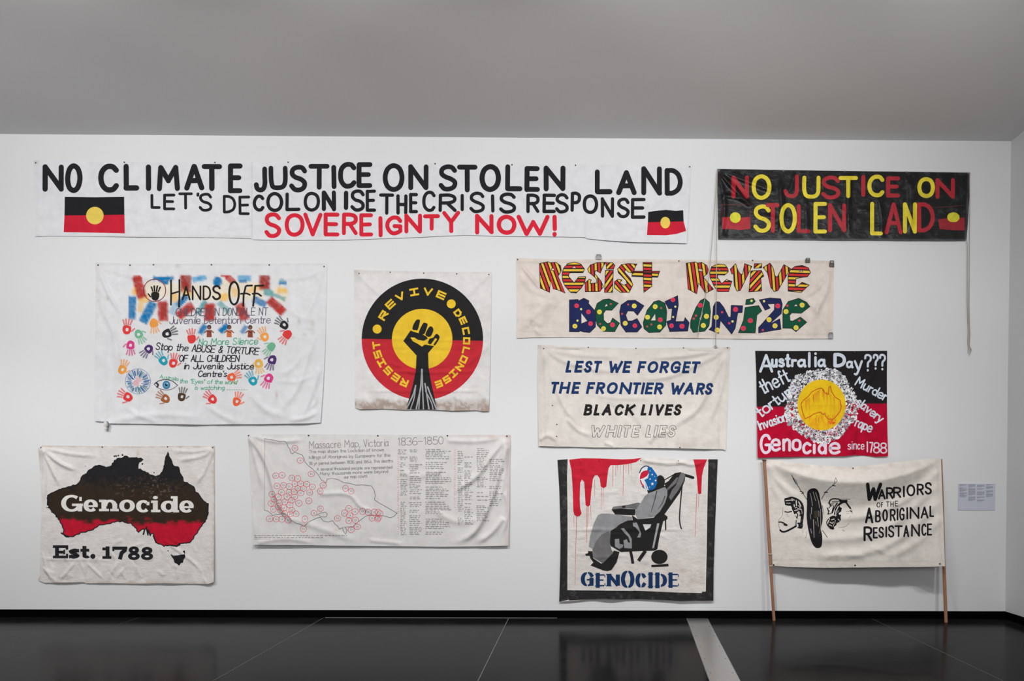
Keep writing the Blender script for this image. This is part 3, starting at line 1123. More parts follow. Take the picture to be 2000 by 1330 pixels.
# ================================================================== BANNER: black tarpaulin
def banner_black():
    K = Fr(1380, 315, 3.7037)
    out = [K(*p) for p in [(76, 55), (500, 62), (1000, 70), (1500, 76), (1908, 82), (1902, 250), (1890, 450), (1880, 574), (1700, 575), (1300, 572), (900, 570), (500, 566), (84, 566), (82, 400), (78, 200)]]
    rd = []
    for p, w, a in [([(85, 70), (200, 200), (320, 320)], 14, .012), ([(90, 60), (260, 130), (520, 230)], 16, .009), ([(90, 90), (130, 300), (110, 520)], 14, .008), ([(100, 240), (240, 270), (330, 330)], 12, .008),
                    ([(530, 120), (545, 350), (530, 560)], 16, .008), ([(1030, 80), (1025, 330), (1035, 565)], 14, .01), ([(1450, 90), (1480, 240), (1470, 540)], 16, .009), ([(710, 250), (725, 420), (720, 560)], 14, .006),
                    ([(1240, 230), (1270, 430), (1265, 570)], 16, .008), ([(1880, 100), (1840, 300), (1760, 420)], 14, .006), ([(340, 430), (430, 400), (520, 420)], 14, .005), ([(1090, 350), (1180, 350)], 12, .005),
                    ([(150, 450), (130, 540)], 12, -.005), ([(640, 80), (610, 190), (560, 250)], 12, .005), ([(960, 330), (1080, 440)], 12, .004)]:
        rd.append(([K(*q) for q in p], w / 3.7, a, .2, .2))
    dep = std_depth(333, 470, 1400, 1895, bot=.014, top=.008, wave=.006, nz=.003, seed=21, ridges=rd, cell=18)

    def col(X, Y):
        c = np.tile(pc(24, 24, 26), (len(X), 1))
        sc = smooth01((fbm(X, Y * 1.0, 9, 71, 4) - .22) * 4) * .5
        edge = np.exp(-((Y - 468.5 - (X - 1400) * .0035) / 2.2) ** 2) * .9 + np.exp(-((X - 1893.5 + (Y - 333) * .05) / 1.6) ** 2) * .8 + np.exp(-((X - 1401) / 1.4) ** 2) * .5 \
            + np.exp(-((X - 1402) ** 2 + (Y - 331) ** 2) / 20)
        m = np.clip(sc * .25 + edge * .6, 0, 1)[:, None]
        return c * (1 - m) + pc(120, 122, 126) * m
    b = Banner('shiny black tarpaulin banner painted NO JUSTICE ON STOLEN LAND in red and yellow, top right', out, dep, col, M_TARP, M_PAINT_TARP)
    R_, Y_ = pc(170, 34, 46), pc(226, 206, 52)
    P1 = Part(b, 'letter', 2)
    for ch, x0, y0, x1, y1, c in [('N', 180, 103, 306, 270, R_), ('O', 325, 94, 469, 279, Y_), ('J', 556, 94, 668, 266, R_), ('U', 692, 104, 824, 271, Y_), ('S', 829, 104, 966, 276, R_), ('T', 954, 107, 1096, 266, Y_),
                                  ('I', 1114, 100, 1152, 256, R_), ('C', 1164, 99, 1287, 258, Y_), ('E', 1298, 109, 1400, 263, R_), ('O', 1524, 114, 1653, 266, Y_), ('N', 1656, 121, 1797, 271, R_)]:
        P1.boxes(K, [(ch, x0, y0, x1, y1)], 29, c, wob=.3)
    P2 = Part(b, 'letter', 2)
    for ch, x0, y0, x1, y1, c in [('S', 338, 313, 464, 516, Y_), ('T', 428, 303, 530, 516, R_), ('O', 527, 302, 653, 523, Y_), ('L', 652, 309, 752, 519, R_), ('E', 774, 294, 872, 523, Y_), ('N', 878, 304, 1010, 514, R_),
                                  ('L', 1183, 294, 1275, 536, Y_), ('A', 1288, 298, 1418, 529, R_), ('N', 1420, 296, 1521, 523, Y_), ('D', 1523, 298, 1650, 513, R_)]:
        P2.boxes(K, [(ch, x0, y0, x1, y1)], 29, c, wob=.3)
    fl = Part(b, 'painted_flag', 1)
    fl.poly(K, [(112, 405), (180, 402), (240, 408), (316, 402), (318, 488), (240, 497), (180, 490), (114, 490)], R_)
    fl.circ(K, 208, 407, 39, pc(214, 210, 50), dl=1, wob=.03)
    for l in ([(105, 315), (315, 309)], [(112, 318), (112, 404)], [(316, 350), (316, 402)]):
        fl.line(K, l, 3.5, pc(110, 40, 44))
    f2 = Part(b, 'painted_flag', 1)
    f2.poly(K, [(1674, 420), (1760, 410), (1868, 408), (1866, 500), (1780, 498), (1686, 490)], pc(150, 32, 42))
    f2.circ(K, 1785, 405, 45, pc(214, 206, 50), ry=36, dl=1, wob=.03)
    f2.line(K, [(1660, 333), (1760, 328), (1855, 318)], 3.5, pc(110, 44, 44))
    b.done()
    b.pins([(1404, 333), (1530, 333), (1650, 334.5), (1770, 336), (1891, 338)], r=.008, name='eyelet', mat=M_GREYMETAL)
    # tie cords

    def cord(pts, r=.0045, name='tie_cord'):
        q = [P(x, y, d) for x, y, d in pts]
        V, F = tube(q, r, 6)
        o = mesh_obj(name, [Vector(v) - b.root.location for v in V], F, M_CORD)
        o.parent = b.root
    cord([(1401, 332, .03), (1399.6, 400, .035), (1399, 470, .035), (1399.2, 540, .045), (1398.3, 600, .045), (1397.6, 672, .045)])
    cord([(1397.6, 672, .045), (1397.2, 676, .045), (1399, 678, .045), (1396, 680, .045)], [.005, .013, .014, .006], 'cord_knot')
    cord([(1400.5, 333, .028), (1396, 400, .03), (1390, 480, .032), (1387.5, 504, .04), (1383.5, 545, .045), (1378, 575, .045), (1375, 592, .045), (1369, 618, .045), (1364, 640, .045), (1363.2, 658, .04)], .0035)
    cord([(1894, 338, .03), (1894.2, 400, .03), (1893.6, 466, .028), (1893.4, 540, .028), (1892.8, 592, .027), (1893.6, 630, .026), (1894.5, 655, .026), (1893.2, 675, .026), (1896.8, 683, .026), (1894, 693, .025)], [.004] * 4 + [.005] * 4 + [.008, .003])
    cord([(1888, 471, .026), (1889.6, 476, .026), (1889.4, 540, .024), (1889.2, 590, .024), (1891, 625, .024), (1892.6, 645, .026), (1891, 665, .026), (1892.5, 680, .024), (1891.6, 690, .022)], [.003, .004, .004, .004, .006, .007, .005, .005, .003])


banner_black()


# ================================================================== BANNER: resist revive decolonize
def banner_resist():
    A2 = Fr(1000, 490, 6.0606)
    B2 = Fr(1310, 490, 5.882)
    out = [(1008, 503.5), (1060, 505.5), (1120, 507), (1180, 506), (1250, 506), (1330, 507), (1420, 508), (1500, 508.5), (1580, 508), (1629, 510), (1628.5, 560), (1627.5, 620), (1626, 661.5),
           (1560, 661.5), (1480, 662), (1400, 661.5), (1330, 660), (1260, 659.5), (1180, 659), (1100, 658.5), (1040, 659), (1009, 660.5), (1010, 600), (1009, 550)]
    rd = [([(1012, 509), (1040, 545), (1065, 575)], 4, .009), ([(1012, 509), (1030, 560), (1090, 585)], 5, .005), ([(1015, 600), (1060, 590), (1110, 600)], 7, .005), ([(1012, 650), (1050, 610), (1090, 575)], 6, .005),
          ([(1015, 630), (1035, 620), (1060, 640)], 5, .005), ([(1625, 515), (1600, 560), (1560, 585)], 4, .008), ([(1625, 515), (1612, 570), (1580, 640)], 5, .009), ([(1626, 655), (1590, 600), (1540, 560)], 6, .006),
          ([(1618, 520), (1617, 655)], 2, .003, .1, .1), ([(1600, 530), (1595, 650)], 4, .004), ([(1010, 651), (1300, 652), (1626, 655)], 1.6, -.002, 0, 0), ([(1010, 512), (1200, 511), (1620, 514)], 1.6, .002, 0, 0),
          ([(1100, 575), (1250, 580), (1400, 583)], 6, .003), ([(1040, 640), (1060, 655)], 4, .005), ([(1310, 520), (1320, 580), (1316, 650)], 5, .004)]
    dep = std_depth(505, 660, 1008, 1628, bot=.012, top=.006, wave=.005, nz=.002, seed=31, ridges=rd, cell=24)

    def col(X, Y):
        c = np.tile(pc(213, 203, 195), (len(X), 1))
        n = fbm(X, Y, 30, 44, 4)
        g = 1 - .10 * smooth01(n * 2) - .12 * smooth01(1 - np.hypot((X - 1040) / 40, (Y - 635) / 24)) * smooth01(fbm(X, Y, 8, 45, 3) * 3 + .3)
        g = g * (1 - .12 * np.exp(-((Y - 512) / 2) ** 2)) * (1 - .1 * np.exp(-((Y - 654) / 1.2) ** 2))
        return c * g[:, None] * np.array([1, .985, .965]) ** (1 - g[:, None]) 
    b = Banner('wide beige calico banner with striped RESIST REVIVE above dotted DECOLONIZE letters', out, dep, col, M_CANVAS)
    K_, R_, Y_ = pc(40, 34, 34), pc(198, 52, 52), pc(224, 186, 66)

    def striped(part, fr, pts, ang, holes=(), ph=0.0, wr=25, wb=15):
        """outline polygon filled with red / black / yellow / black stripes; ang = direction of the stripes"""
        part.g += 1
        p = [fr(*q) for q in pts]
        tr_ = tess(p, [[fr(*q) for q in h] for h in holes])
        a = math.radians(ang)
        nx_, ny_ = -math.sin(a), math.cos(a)
        proj = [nx_ * q[0] + ny_ * q[1] for q in p]
        lo, hi = min(proj), max(proj)
        seq = [(R_, wr / fr.s), (K_, wb / fr.s), (Y_, wr / fr.s), (K_, wb / fr.s)]
        t = lo - ph * (wr + wb) / fr.s
        i = 0
        while t < hi:
            c, w = seq[i % 4]
            pcs = []
            for tri in tr_:
                q = clip_line(tri, nx_, ny_, -t, True)
                if len(q) > 2:
                    q = clip_line(q, nx_, ny_, -(t + w), False)
                    if len(q) > 2:
                        pcs.append(q)
            if pcs:
                part.add(pcs, c)
            t += w
            i += 1
        part.line(PX, p + [p[0]], 1.35, K_, dl=1, closed=True)
        for h in holes:
            part.line(PX, [fr(*q) for q in h], 1.0, K_, dl=1, closed=True)
    W1 = Part(b, 'letter', 1)
    striped(W1, A2, [(325, 150), (425, 128), (450, 140), (520, 135), (575, 175), (583, 235), (545, 300), (630, 500), (540, 460), (490, 450), (455, 350), (445, 490), (335, 440)], 70, [[(470, 205), (500, 208), (495, 235), (468, 230)]], .4)
    striped(W1, A2, [(592, 270), (610, 205), (660, 150), (740, 132), (815, 155), (858, 215), (840, 258), (740, 258), (680, 260), (668, 300), (735, 378), (790, 308), (872, 305), (862, 370), (820, 440), (760, 498), (695, 492), (630, 420), (598, 350)], 0, [[(710, 205), (735, 178), (762, 205)]], .9)
    striped(W1, A2, [(895, 215), (930, 165), (1010, 138), (1110, 135), (1075, 190), (1045, 262), (990, 230), (978, 265), (1055, 360), (1082, 425), (1040, 480), (868, 482), (865, 380), (915, 335), (938, 345), (925, 385), (1005, 378), (1000, 330), (955, 290), (905, 250)], 88, ph=.3)
    striped(W1, A2, [(1112, 140), (1190, 140), (1218, 172), (1200, 216), (1118, 216)], -45)
    striped(W1, A2, [(1105, 232), (1200, 230), (1190, 490), (1095, 490)], -55, ph=.7)
    striped(W1, A2, [(1250, 215), (1295, 162), (1370, 150), (1478, 155), (1455, 200), (1437, 265), (1375, 250), (1350, 222), (1328, 245), (1400, 325), (1432, 400), (1388, 490), (1285, 492), (1215, 440), (1213, 365), (1255, 335), (1300, 345), (1275, 380), (1320, 405), (1362, 390), (1350, 350), (1260, 260)], 50, ph=.2)
    striped(W1, A2, [(1550, 135), (1655, 135), (1655, 420), (1560, 492)], 3, ph=.3)
    striped(W1, A2, [(1430, 240), (1748, 240), (1725, 312), (1418, 302)], 2, ph=2.2)
    W2 = Part(b, 'letter', 1)
    striped(W2, B2, [(178, 142), (280, 126), (305, 140), (355, 132), (412, 165), (432, 215), (420, 262), (375, 300), (490, 440), (400, 487), (322, 370), (298, 492), (200, 440)], 82, [[(318, 205), (358, 208), (368, 235), (322, 230)]], 1.4)
    striped(W2, B2, [(448, 250), (470, 182), (540, 150), (620, 157), (655, 200), (662, 240), (620, 278), (545, 275), (535, 300), (585, 375), (640, 330), (703, 350), (665, 467), (540, 467), (495, 400), (452, 305)], 0, [[(545, 225), (562, 208), (580, 225)]], .8)
    striped(W2, B2, [(685, 210), (745, 147), (775, 230), (800, 265), (825, 270), (850, 147), (932, 177), (800, 455), (762, 462), (730, 400), (722, 265), (700, 262)], 86, ph=.6)
    striped(W2, B2, [(962, 147), (1045, 147), (1045, 195), (955, 200)], -40)
    striped(W2, B2, [(920, 230), (1042, 226), (1070, 290), (1035, 312), (1045, 460), (898, 470)], -48, ph=.4)
    striped(W2, B2, [(1062, 190), (1140, 140), (1175, 190), (1200, 290), (1225, 300), (1300, 157), (1377, 202), (1232, 455), (1190, 467), (1150, 420), (1112, 252)], 86, ph=.2)
    striped(W2, B2, [(1348, 290), (1370, 222), (1430, 178), (1510, 166), (1582, 195), (1606, 250), (1570, 297), (1500, 305), (1440, 318), (1430, 410), (1455, 405), (1510, 360), (1590, 392), (1500, 477), (1350, 462)], 2, [[(1475, 240), (1500, 218), (1520, 240)]], 1.5)
    NV, GN = pc(34, 42, 84), pc(24, 78, 58)
    D = Part(b, 'letter', 1)

    def blob(fr, pts, c, holes=()):
        D.g += 1
        D.poly(fr, pts, c, holes)
        D.line(fr, pts + [pts[0]], 1.3 * fr.s, K_, dl=1, closed=True)
        for h in holes:
            D.line(fr, h, .8 * fr.s, K_, dl=1, closed=True)
    blob(A2, [(680, 580), (780, 575), (790, 592), (850, 560), (910, 590), (905, 622), (990, 720), (988, 900), (920, 967), (850, 960), (800, 945), (795, 958), (680, 957)], NV, [[(820, 735), (895, 830), (820, 862)]])
    blob(A2, [(980, 700), (1010, 620), (1080, 577), (1150, 568), (1258, 620), (1180, 703), (1110, 700), (1082, 740), (1085, 820), (1130, 862), (1165, 850), (1192, 795), (1272, 855), (1215, 957), (1080, 952), (1010, 880), (990, 800)], GN, [[(1095, 665), (1115, 622), (1138, 650)]])
    blob(A2, [(1275, 720), (1292, 640), (1370, 587), (1460, 585), (1562, 650), (1485, 762), (1440, 712), (1370, 710), (1345, 760), (1370, 830), (1420, 830), (1480, 800), (1537, 900), (1480, 962), (1350, 962), (1290, 880)], NV)
    blob(A2, [(1553, 850), (1600, 700), (1680, 602), (1740, 586), (1812, 620), (1832, 720), (1820, 880), (1750, 962), (1620, 967), (1563, 920)], GN, [[(1640, 825), (1695, 740), (1702, 825)]])
    blob(PX, [(1298.7, 589), (1323.5, 577.5), (1325, 596), (1319, 628), (1336, 628), (1338, 620), (1346, 630), (1343, 646.5), (1308, 647.5), (1302, 628), (1311, 625), (1313, 602), (1306, 603)], NV)
    blob(B2, [(230, 800), (290, 650), (340, 572), (390, 545), (442, 590), (458, 700), (440, 860), (390, 922), (260, 937), (226, 880)], GN, [[(328, 778), (372, 690), (348, 800)]])
    blob(B2, [(490, 640), (520, 582), (560, 587), (610, 650), (665, 762), (690, 762), (695, 625), (827, 630), (820, 707), (770, 712), (740, 890), (700, 955), (572, 800), (550, 947), (440, 905), (472, 870)], NV)
    blob(B2, [(868, 560), (950, 545), (972, 580), (940, 612), (860, 617)], GN)
    blob(B2, [(855, 650), (1010, 628), (1047, 690), (990, 737), (970, 942), (778, 940), (835, 800)], GN)
    blob(B2, [(1018, 563), (1140, 540), (1262, 550), (1282, 610), (1270, 720), (1150, 832), (1252, 780), (1267, 900), (1010, 942), (1010, 880), (1190, 680), (1195, 605), (1110, 610), (1142, 657), (1085, 682)], NV)
    blob(B2, [(1288, 680), (1350, 582), (1470, 545), (1560, 590), (1597, 640), (1500, 717), (1390, 712), (1365, 740), (1370, 802), (1400, 807), (1490, 760), (1562, 820), (1440, 927), (1390, 890), (1288, 887)], GN, [[(1413, 637), (1440, 610), (1462, 637)]])
    DT = Part(b, 'painted_dot', 3)
    r_, y_ = pc(214, 62, 88), pc(224, 206, 84)
    for fr, l, c, r in ((A2, [(765, 650), (905, 722), (930, 860), (1190, 875), (1455, 885), (1755, 815), (1905, 578), (1888, 885)], r_, 28),
                        (A2, [(745, 890), (1035, 722), (1083, 920), (1447, 652), (1340, 857), (1695, 660), (1605, 785), (1747, 900)], y_, 29),
                        (A2, [(818, 690), (775, 825), (1933, 660), (1907, 782)], pc(222, 214, 130), 13), (A2, [(1170, 628), (1375, 635), (1303, 745), (1043, 865), (1765, 677), (1600, 895), (1650, 870)], pc(190, 80, 80), 12),
                        (B2, [(340, 625), (130, 865), (745, 672), (915, 800), (835, 890), (1230, 632)], r_, 29), (B2, [(410, 752), (375, 857), (522, 762), (535, 910), (1130, 790), (1198, 860), (1325, 697), (1510, 622), (1440, 882)], y_, 29),
                        (B2, [(1072, 578), (928, 573), (710, 810)], pc(222, 214, 130), 14), (B2, [(290, 745), (265, 778), (590, 705), (672, 832), (1058, 910), (1478, 800), (1340, 630)], pc(196, 70, 84), 14)):
        for x, y in l:
            DT.g += 1
            DT.circ(fr, x, y, r, c, n=16, wob=.04)
            if r > 20:
                DT.circ(fr, x, y, r * .5, c * .86, n=12, dl=1)
    b.done()
    b.pins([(1011, 507), (1326, 510), (1470, 509), (1625, 515), (1626, 656)], r=.008)
    return b


bres = banner_resist()


# clips that hold the top hem of the beige banner
def clip(label, px, py, w, h, mat, cat='clip'):
    c = P(px, py, .01)
    r = empty('bulldog_clip', tuple(c), label, cat)
    x0, x1, zc = -w / 2 * PXM, w / 2 * PXM, h / 2 * PXM
    V, F = box(x0, x1, -.016, .006, -zc, zc * .2)
    o = mesh_obj('jaw', V, F, mat)
    o.parent = r
    V, F = tube([(x0 * .8, -.014, 0), (x0 * .75, -.016, zc), (x1 * .75, -.016, zc), (x1 * .8, -.014, 0)], .004, 8)
    o = mesh_obj('clip_loop', V, F, mat)
    o.parent = r
    V, F = tube([(x0, -.005, zc * .2), (x1, -.005, zc * .2)], .009, 10)
    o = mesh_obj('hinge', V, F, mat)
    o.parent = r


clip('silver bulldog clip standing on the top hem of the beige striped banner', 1169, 502.5, 11, 9, M_GREYMETAL)
clip('black bulldog clip on the top hem of the beige banner near its right end', 1577, 509.5, 9, 9, M_DARKMETAL)
clip('dark metal clip on the top right corner of the beige banner', 1624, 516, 9, 12, M_DARKMETAL)
clip('dull grey clip gripping the bottom right corner of the beige banner', 1622, 656, 9, 11, M_GREYMETAL)


# ================================================================== BANNER: lest we forget
def banner_lest():
    K = Fr(1040, 660, 5.0)
    out = [K(*p) for p in [(50, 65), (200, 70), (400, 84), (700, 95), (1000, 102), (1300, 98), (1500, 95), (1700, 96), (1932, 88), (1930, 130), (1915, 500), (1895, 900), (1888, 1098), (1860, 1088), (1700, 1086), (1450, 1078),
                               (1200, 1074), (900, 1072), (600, 1070), (380, 1063), (250, 1062), (60, 1054), (56, 800), (48, 400)]]
    rd = []
    for p, w, a in [([(110, 110), (400, 160), (900, 190)], 22, .005), ([(110, 110), (300, 220), (560, 300), (900, 330)], 24, .006), ([(110, 110), (200, 400), (330, 700), (520, 900)], 26, .007), ([(110, 120), (140, 600), (110, 1000)], 22, .004),
                    ([(1900, 110), (1500, 170), (1100, 200)], 22, .008), ([(1900, 110), (1600, 260), (1300, 380), (1000, 400)], 26, .008), ([(1900, 120), (1750, 400), (1600, 700), (1300, 900)], 30, .009), ([(1900, 120), (1840, 500), (1700, 900)], 26, .006),
                    ([(120, 100), (118, 1050)], 8, .003), ([(1838, 140), (1822, 1080)], 8, .003), ([(330, 780), (450, 900), (600, 960)], 22, .006), ([(1130, 1030), (1200, 950), (1350, 900)], 22, .005), ([(600, 560), (900, 590), (1200, 580)], 18, .003),
                    ([(60, 1000), (150, 950), (260, 1020)], 18, .006), ([(200, 90), (380, 92), (520, 106)], 9, .009), ([(1500, 105), (1700, 110), (1900, 92)], 9, .009), ([(700, 1020), (800, 1060)], 14, .005), ([(700, 640), (1000, 820), (1100, 1060)], 24, -.003)]:
        rd.append(([K(*q) for q in p], w / 5, a, .12, .3))
    dep = std_depth(678, 875, 1050, 1425, bot=.022, top=.006, wave=.009, nz=.0022, seed=41, ridges=rd, wl=34)

    def col(X, Y):
        c = np.tile(pc(214, 208, 202), (len(X), 1))
        n = fbm(X, Y, 26, 51, 4)
        m = .12 * smooth01((Y - 845) / 26) * smooth01(n * 2 + .6) + .10 * smooth01((1062 - X) / 8) + .07 * smooth01(n * 1.6) + .3 * np.exp(-((X - 1422) ** 2 / 40 + (Y - 680) ** 2 / 9)) + .2 * np.exp(-((X - 1052) ** 2 + (Y - 674) ** 2) / 20) \
            + .12 * np.exp(-((Y - 679) / 2.) ** 2)
        m = m + .14 * np.exp(-((X - 1064) / .7) ** 2) * (Y > 690) + .14 * np.exp(-((X - 1406 + (Y - 690) * .014) / .7) ** 2) * (Y > 690)
        m = np.clip(m, 0, 1)[:, None]
        return c * (1 - m) + pc(140, 116, 98) * m
    b = Banner('cream calico banner with printed capitals LEST WE FORGET THE FRONTIER WARS', out, dep, col, M_CANVAS)
    BL, KK = pc(28, 54, 98), pc(36, 33, 33)

    def row(spec, y0, y1, yl, yr, w, col_, part, **k):
        for ch, a0, a1 in spec:
            dy = yl + (yr - yl) * (a0 - 170) / 1600
            part.boxes(K, [(ch, a0, y0 + dy, a1, y1 + dy)], w, col_, cap='sq', slant=.16, **k)
    l1 = [('L', 322, 396), ('E', 408, 500), ('S', 500, 590), ('T', 586, 680), ('W', 732, 885), ('E', 878, 970), ('F', 1022, 1112), ('O', 1115, 1238), ('R', 1238, 1340), ('G', 1340, 1455), ('E', 1460, 1548), ('T', 1540, 1642)]
    l2 = [('T', 168, 262), ('H', 258, 374), ('E', 380, 470), ('F', 522, 612), ('R', 616, 716), ('O', 718, 842), ('N', 846, 976), ('T', 966, 1062), ('I', 1052, 1106), ('E', 1096, 1188), ('R', 1184, 1286), ('W', 1338, 1488), ('A', 1476, 1594),
          ('R', 1592, 1690), ('S', 1680, 1768)]
    l3 = [('B', 498, 592), ('L', 596, 670), ('A', 676, 786), ('C', 795, 896), ('K', 900, 1008), ('L', 1056, 1128), ('I', 1130, 1182), ('V', 1186, 1288), ('E', 1290, 1376), ('S', 1375, 1462)]
    l4 = [('W', 556, 712), ('H', 712, 832), ('I', 826, 880), ('T', 872, 962), ('E', 964, 1056), ('L', 1102, 1174), ('I', 1178, 1232), ('E', 1228, 1318), ('S', 1314, 1408)]
    row(l1, 222, 338, 0, 8, 26, BL, Part(b, 'letter', 1))
    row(l2, 428, 544, 0, 12, 26, BL, Part(b, 'letter', 1))
    row(l3, 648, 758, 0, 0, 26, KK, Part(b, 'letter', 1))
    o = Part(b, 'letter', 1, label='hollow outlined letter')
    sv = pc(214, 208, 203)
    for ch, a0, a1 in l4:
        o.boxes(K, [(ch, a0, 852, a1, 970)], 30, pc(110, 102, 98), cap='sq', slant=.16)
        o.boxes(K, [(ch, a0 + 5.5, 857.5, a1 - 5.5, 964.5)], 19, sv, cap='sq', slant=.16, dl=1.2)
    b.done()
    b.pins([K(110, 105), K(545, 92), K(1010, 103), K(1475, 98), K(1905, 96), K(195, 660), K(238, 845), K(236, 962), K(1440, 1070)], r=.007)


banner_lest()


# ================================================================== BANNER: black and red square "Australia Day"
def banner_day():
    K = Fr(1465, 675, 5.782)
    out = [K(*p) for p in [(58, 58), (400, 62), (800, 60), (1200, 62), (1548, 58), (1545, 300), (1546, 660), (1552, 1000), (1560, 1248), (1420, 1256), (1290, 1240), (1180, 1236), (1080, 1246), (850, 1252), (600, 1254), (300, 1258), (85, 1266),
                               (80, 1000), (76, 690), (70, 300)]]
    rd = []
    for p, w, a in [([(100, 80), (300, 500), (350, 900)], 30, .005), ([(1500, 80), (1300, 500), (1250, 900)], 30, .005), ([(440, 1250), (420, 1050), (460, 900)], 22, .006), ([(1180, 1240), (1170, 1060), (1200, 900)], 26, .010), ([(800, 300), (796, 1200)], 8, .003),
                    ([(80, 655), (800, 660), (1545, 662)], 8, .002), ([(1420, 1250), (1400, 1000)], 22, .006)]:
        rd.append(([K(*q) for q in p], w / 5.8, a, .2, .2))
    dep = std_depth(686, 892, 1476, 1733, bot=.018, top=.006, wave=.009, nz=.002, seed=61, ridges=rd, wl=40)
    bl, rd_ = pc(32, 30, 31), pc(172, 6, 44)

    def col(X, Y):
        x = (X - 1465) * 5.782
        y = (Y - 675) * 5.782
        yb = np.where(x < 800, 690, 660)
        m = smooth01((y - yb) / 6 + .5)[:, None]
        g = (1 + .18 * fbm(X, Y, 12, 66, 3))[:, None]
        return (bl * (1 - m) + rd_ * m) * g
    b = Banner('square cotton banner in black and red asking Australia Day??? around a yellow sun', out, dep, col, M_COTTON)
    WH, PK = pc(204, 212, 222), pc(222, 206, 220)
    t1 = Part(b, 'letter', 2)
    t1.boxes(K, [('A', 102, 95, 262, 306), ('u', 236, 146, 312, 250), ('s', 318, 140, 392, 248), ('t', 392, 92, 460, 244), ('r', 462, 150, 532, 244), ('a', 530, 148, 640, 246), ('l', 648, 72, 690, 248), ('i', 722, 74, 756, 246), ('a', 760, 146, 862, 244)], 29, WH, wob=.15)
    t1.boxes(K, [('D', 940, 82, 1084, 246)], 38, WH)
    t1.boxes(K, [('a', 1082, 170, 1170, 256), ('y', 1170, 164, 1274, 336)], 25, WH, wob=.15)
    t1.boxes(K, [('?', 1288, 94, 1372, 292), ('?', 1384, 92, 1452, 272), ('?', 1456, 92, 1532, 280)], 23, WH)
    t2 = Part(b, 'letter', 2)
    t2.boxes(K, [('G', 108, 1000, 236, 1222), ('e', 230, 1046, 348, 1196), ('n', 364, 1048, 462, 1196), ('o', 468, 1050, 582, 1192), ('c', 588, 1086, 694, 1228), ('i', 704, 1066, 744, 1228), ('d', 766, 1036, 868, 1230), ('e', 888, 1088, 1022, 1230)], 31, PK, wob=.15)
    t2.boxes(K, [('s', 1100, 1108, 1140, 1176), ('i', 1142, 1080, 1162, 1174), ('n', 1164, 1104, 1206, 1174), ('c', 1210, 1108, 1246, 1174), ('e', 1250, 1108, 1292, 1176)], 11, PK)
    t2.boxes(K, [('I', 1312, 1080, 1336, 1204), ('7', 1344, 1088, 1392, 1212), ('8', 1392, 1090, 1464, 1218), ('8', 1470, 1094, 1544, 1220)], 15, PK)
    tw = [('theft', (150, 545), (470, 385), 150, 20), ('torture', (120, 812), (560, 490), 120, 19), ('Invasion', (110, 952), (435, 838), 100, 17), ('Murder', (1185, 440), (1535, 632), 100, 17),
          ('slavery', (1195, 660), (1480, 880), 95, 17), ('rape', (1182, 905), (1372, 985), 105, 16)]
    t3 = Part(b, 'letter', 3)
    for s_, p0, p1, h, w in tw:
        t3.text(s_, K(*p0), K(*p1), h / 5.782, w / 5.782, WH, wob=.12, squeeze=.78)
    # wreath of little flowers round the sun
    rng = random.Random(5)
    wr = Part(b, 'painted_wreath', 1)
    cx, cy = 802, 672
    for i in range(1150):
        a = rng.uniform(0, 2 * math.pi)
        R = 262 + 150 * rng.random() ** .8 * (1 + .12 * math.sin(a * 5 + 1))
        x, y = cx + R * math.cos(a) * 1.0, cy + R * math.sin(a) * 1.0
        g = rng.choice([235, 222, 205, 180, 150, 120, 228])
        if math.cos(a + .5) > .75:
            g = min(238, g + 30)
        wr.circ(K, x, y, rng.uniform(8, 21), pc(g, g, g + 6), n=7, wob=.25)
    for i in range(420):
        a = rng.uniform(0, 2 * math.pi)
        R = 290 + 125 * rng.random()
        wr.circ(K, cx + R * math.cos(a), cy + R * math.sin(a), rng.uniform(4, 8), pc(50, 48, 56), n=6, dl=.6)
    for i in range(140):
        a = rng.uniform(-.3, 1.2 * math.pi)
        R = 300 + 110 * rng.random()
        wr.circ(K, cx + R * math.cos(a), cy + R * math.sin(a), rng.uniform(5, 9), pc(196, 90, 110), n=6, dl=.6)
    sun = Part(b, 'painted_sun', 3)
    c_ = K(808, 670)

    def suncol(X, Y):
        m = smooth01((fbm(X * 3, Y * .7, 9, 81, 3) - .05) * 3) * smooth01((Y - c_[1]) / 26 + .3)
        m = m[:, None]
        return pc(238, 186, 30) * (1 - .5 * m) + pc(226, 130, 30) * .5 * m
    sun.add(ellipse(c_[0], c_[1], 273 / 5.782, 287 / 5.782, 48), suncol)
    OR = pc(206, 92, 36)
    cont = [(575, 660), (600, 620), (660, 570), (700, 520), (760, 490), (800, 480), (820, 490), (825, 510), (860, 545), (885, 550), (890, 470), (905, 460), (920, 520), (960, 580), (1020, 620), (1030, 690), (1020, 740), (970, 800), (940, 830), (880, 830),
            (850, 790), (845, 760), (830, 780), (790, 750), (720, 770), (680, 800), (620, 825), (590, 740)]
    mp = Part(b, 'painted_map', 5)
    mp.line(K, cont + [cont[0]], 9, pc(190, 78, 30), closed=True)
    for i in range(46):
        x = rng.uniform(600, 1020)
        ytop = 480 + abs(x - 810) * .75 if rng.random() < .55 else 790 + rng.uniform(-15, 30)
        ll = rng.uniform(40, 150)
        if math.hypot(x - 808, ytop + ll - 670) < 265:
            mp.line(K, [(x, ytop), (x + rng.uniform(-3, 3), ytop + ll)], 5, OR, taper=.6)
    for i in range(24):
        mp.circ(K, 925 + rng.uniform(-38, 38), 865 + rng.uniform(-25, 25), 6, pc(224, 80, 40), n=6)
    b.done()
    b.pins([K(85, 75), K(430, 75), K(800, 75), K(1180, 75), K(1530, 75)], r=.006)


banner_day()


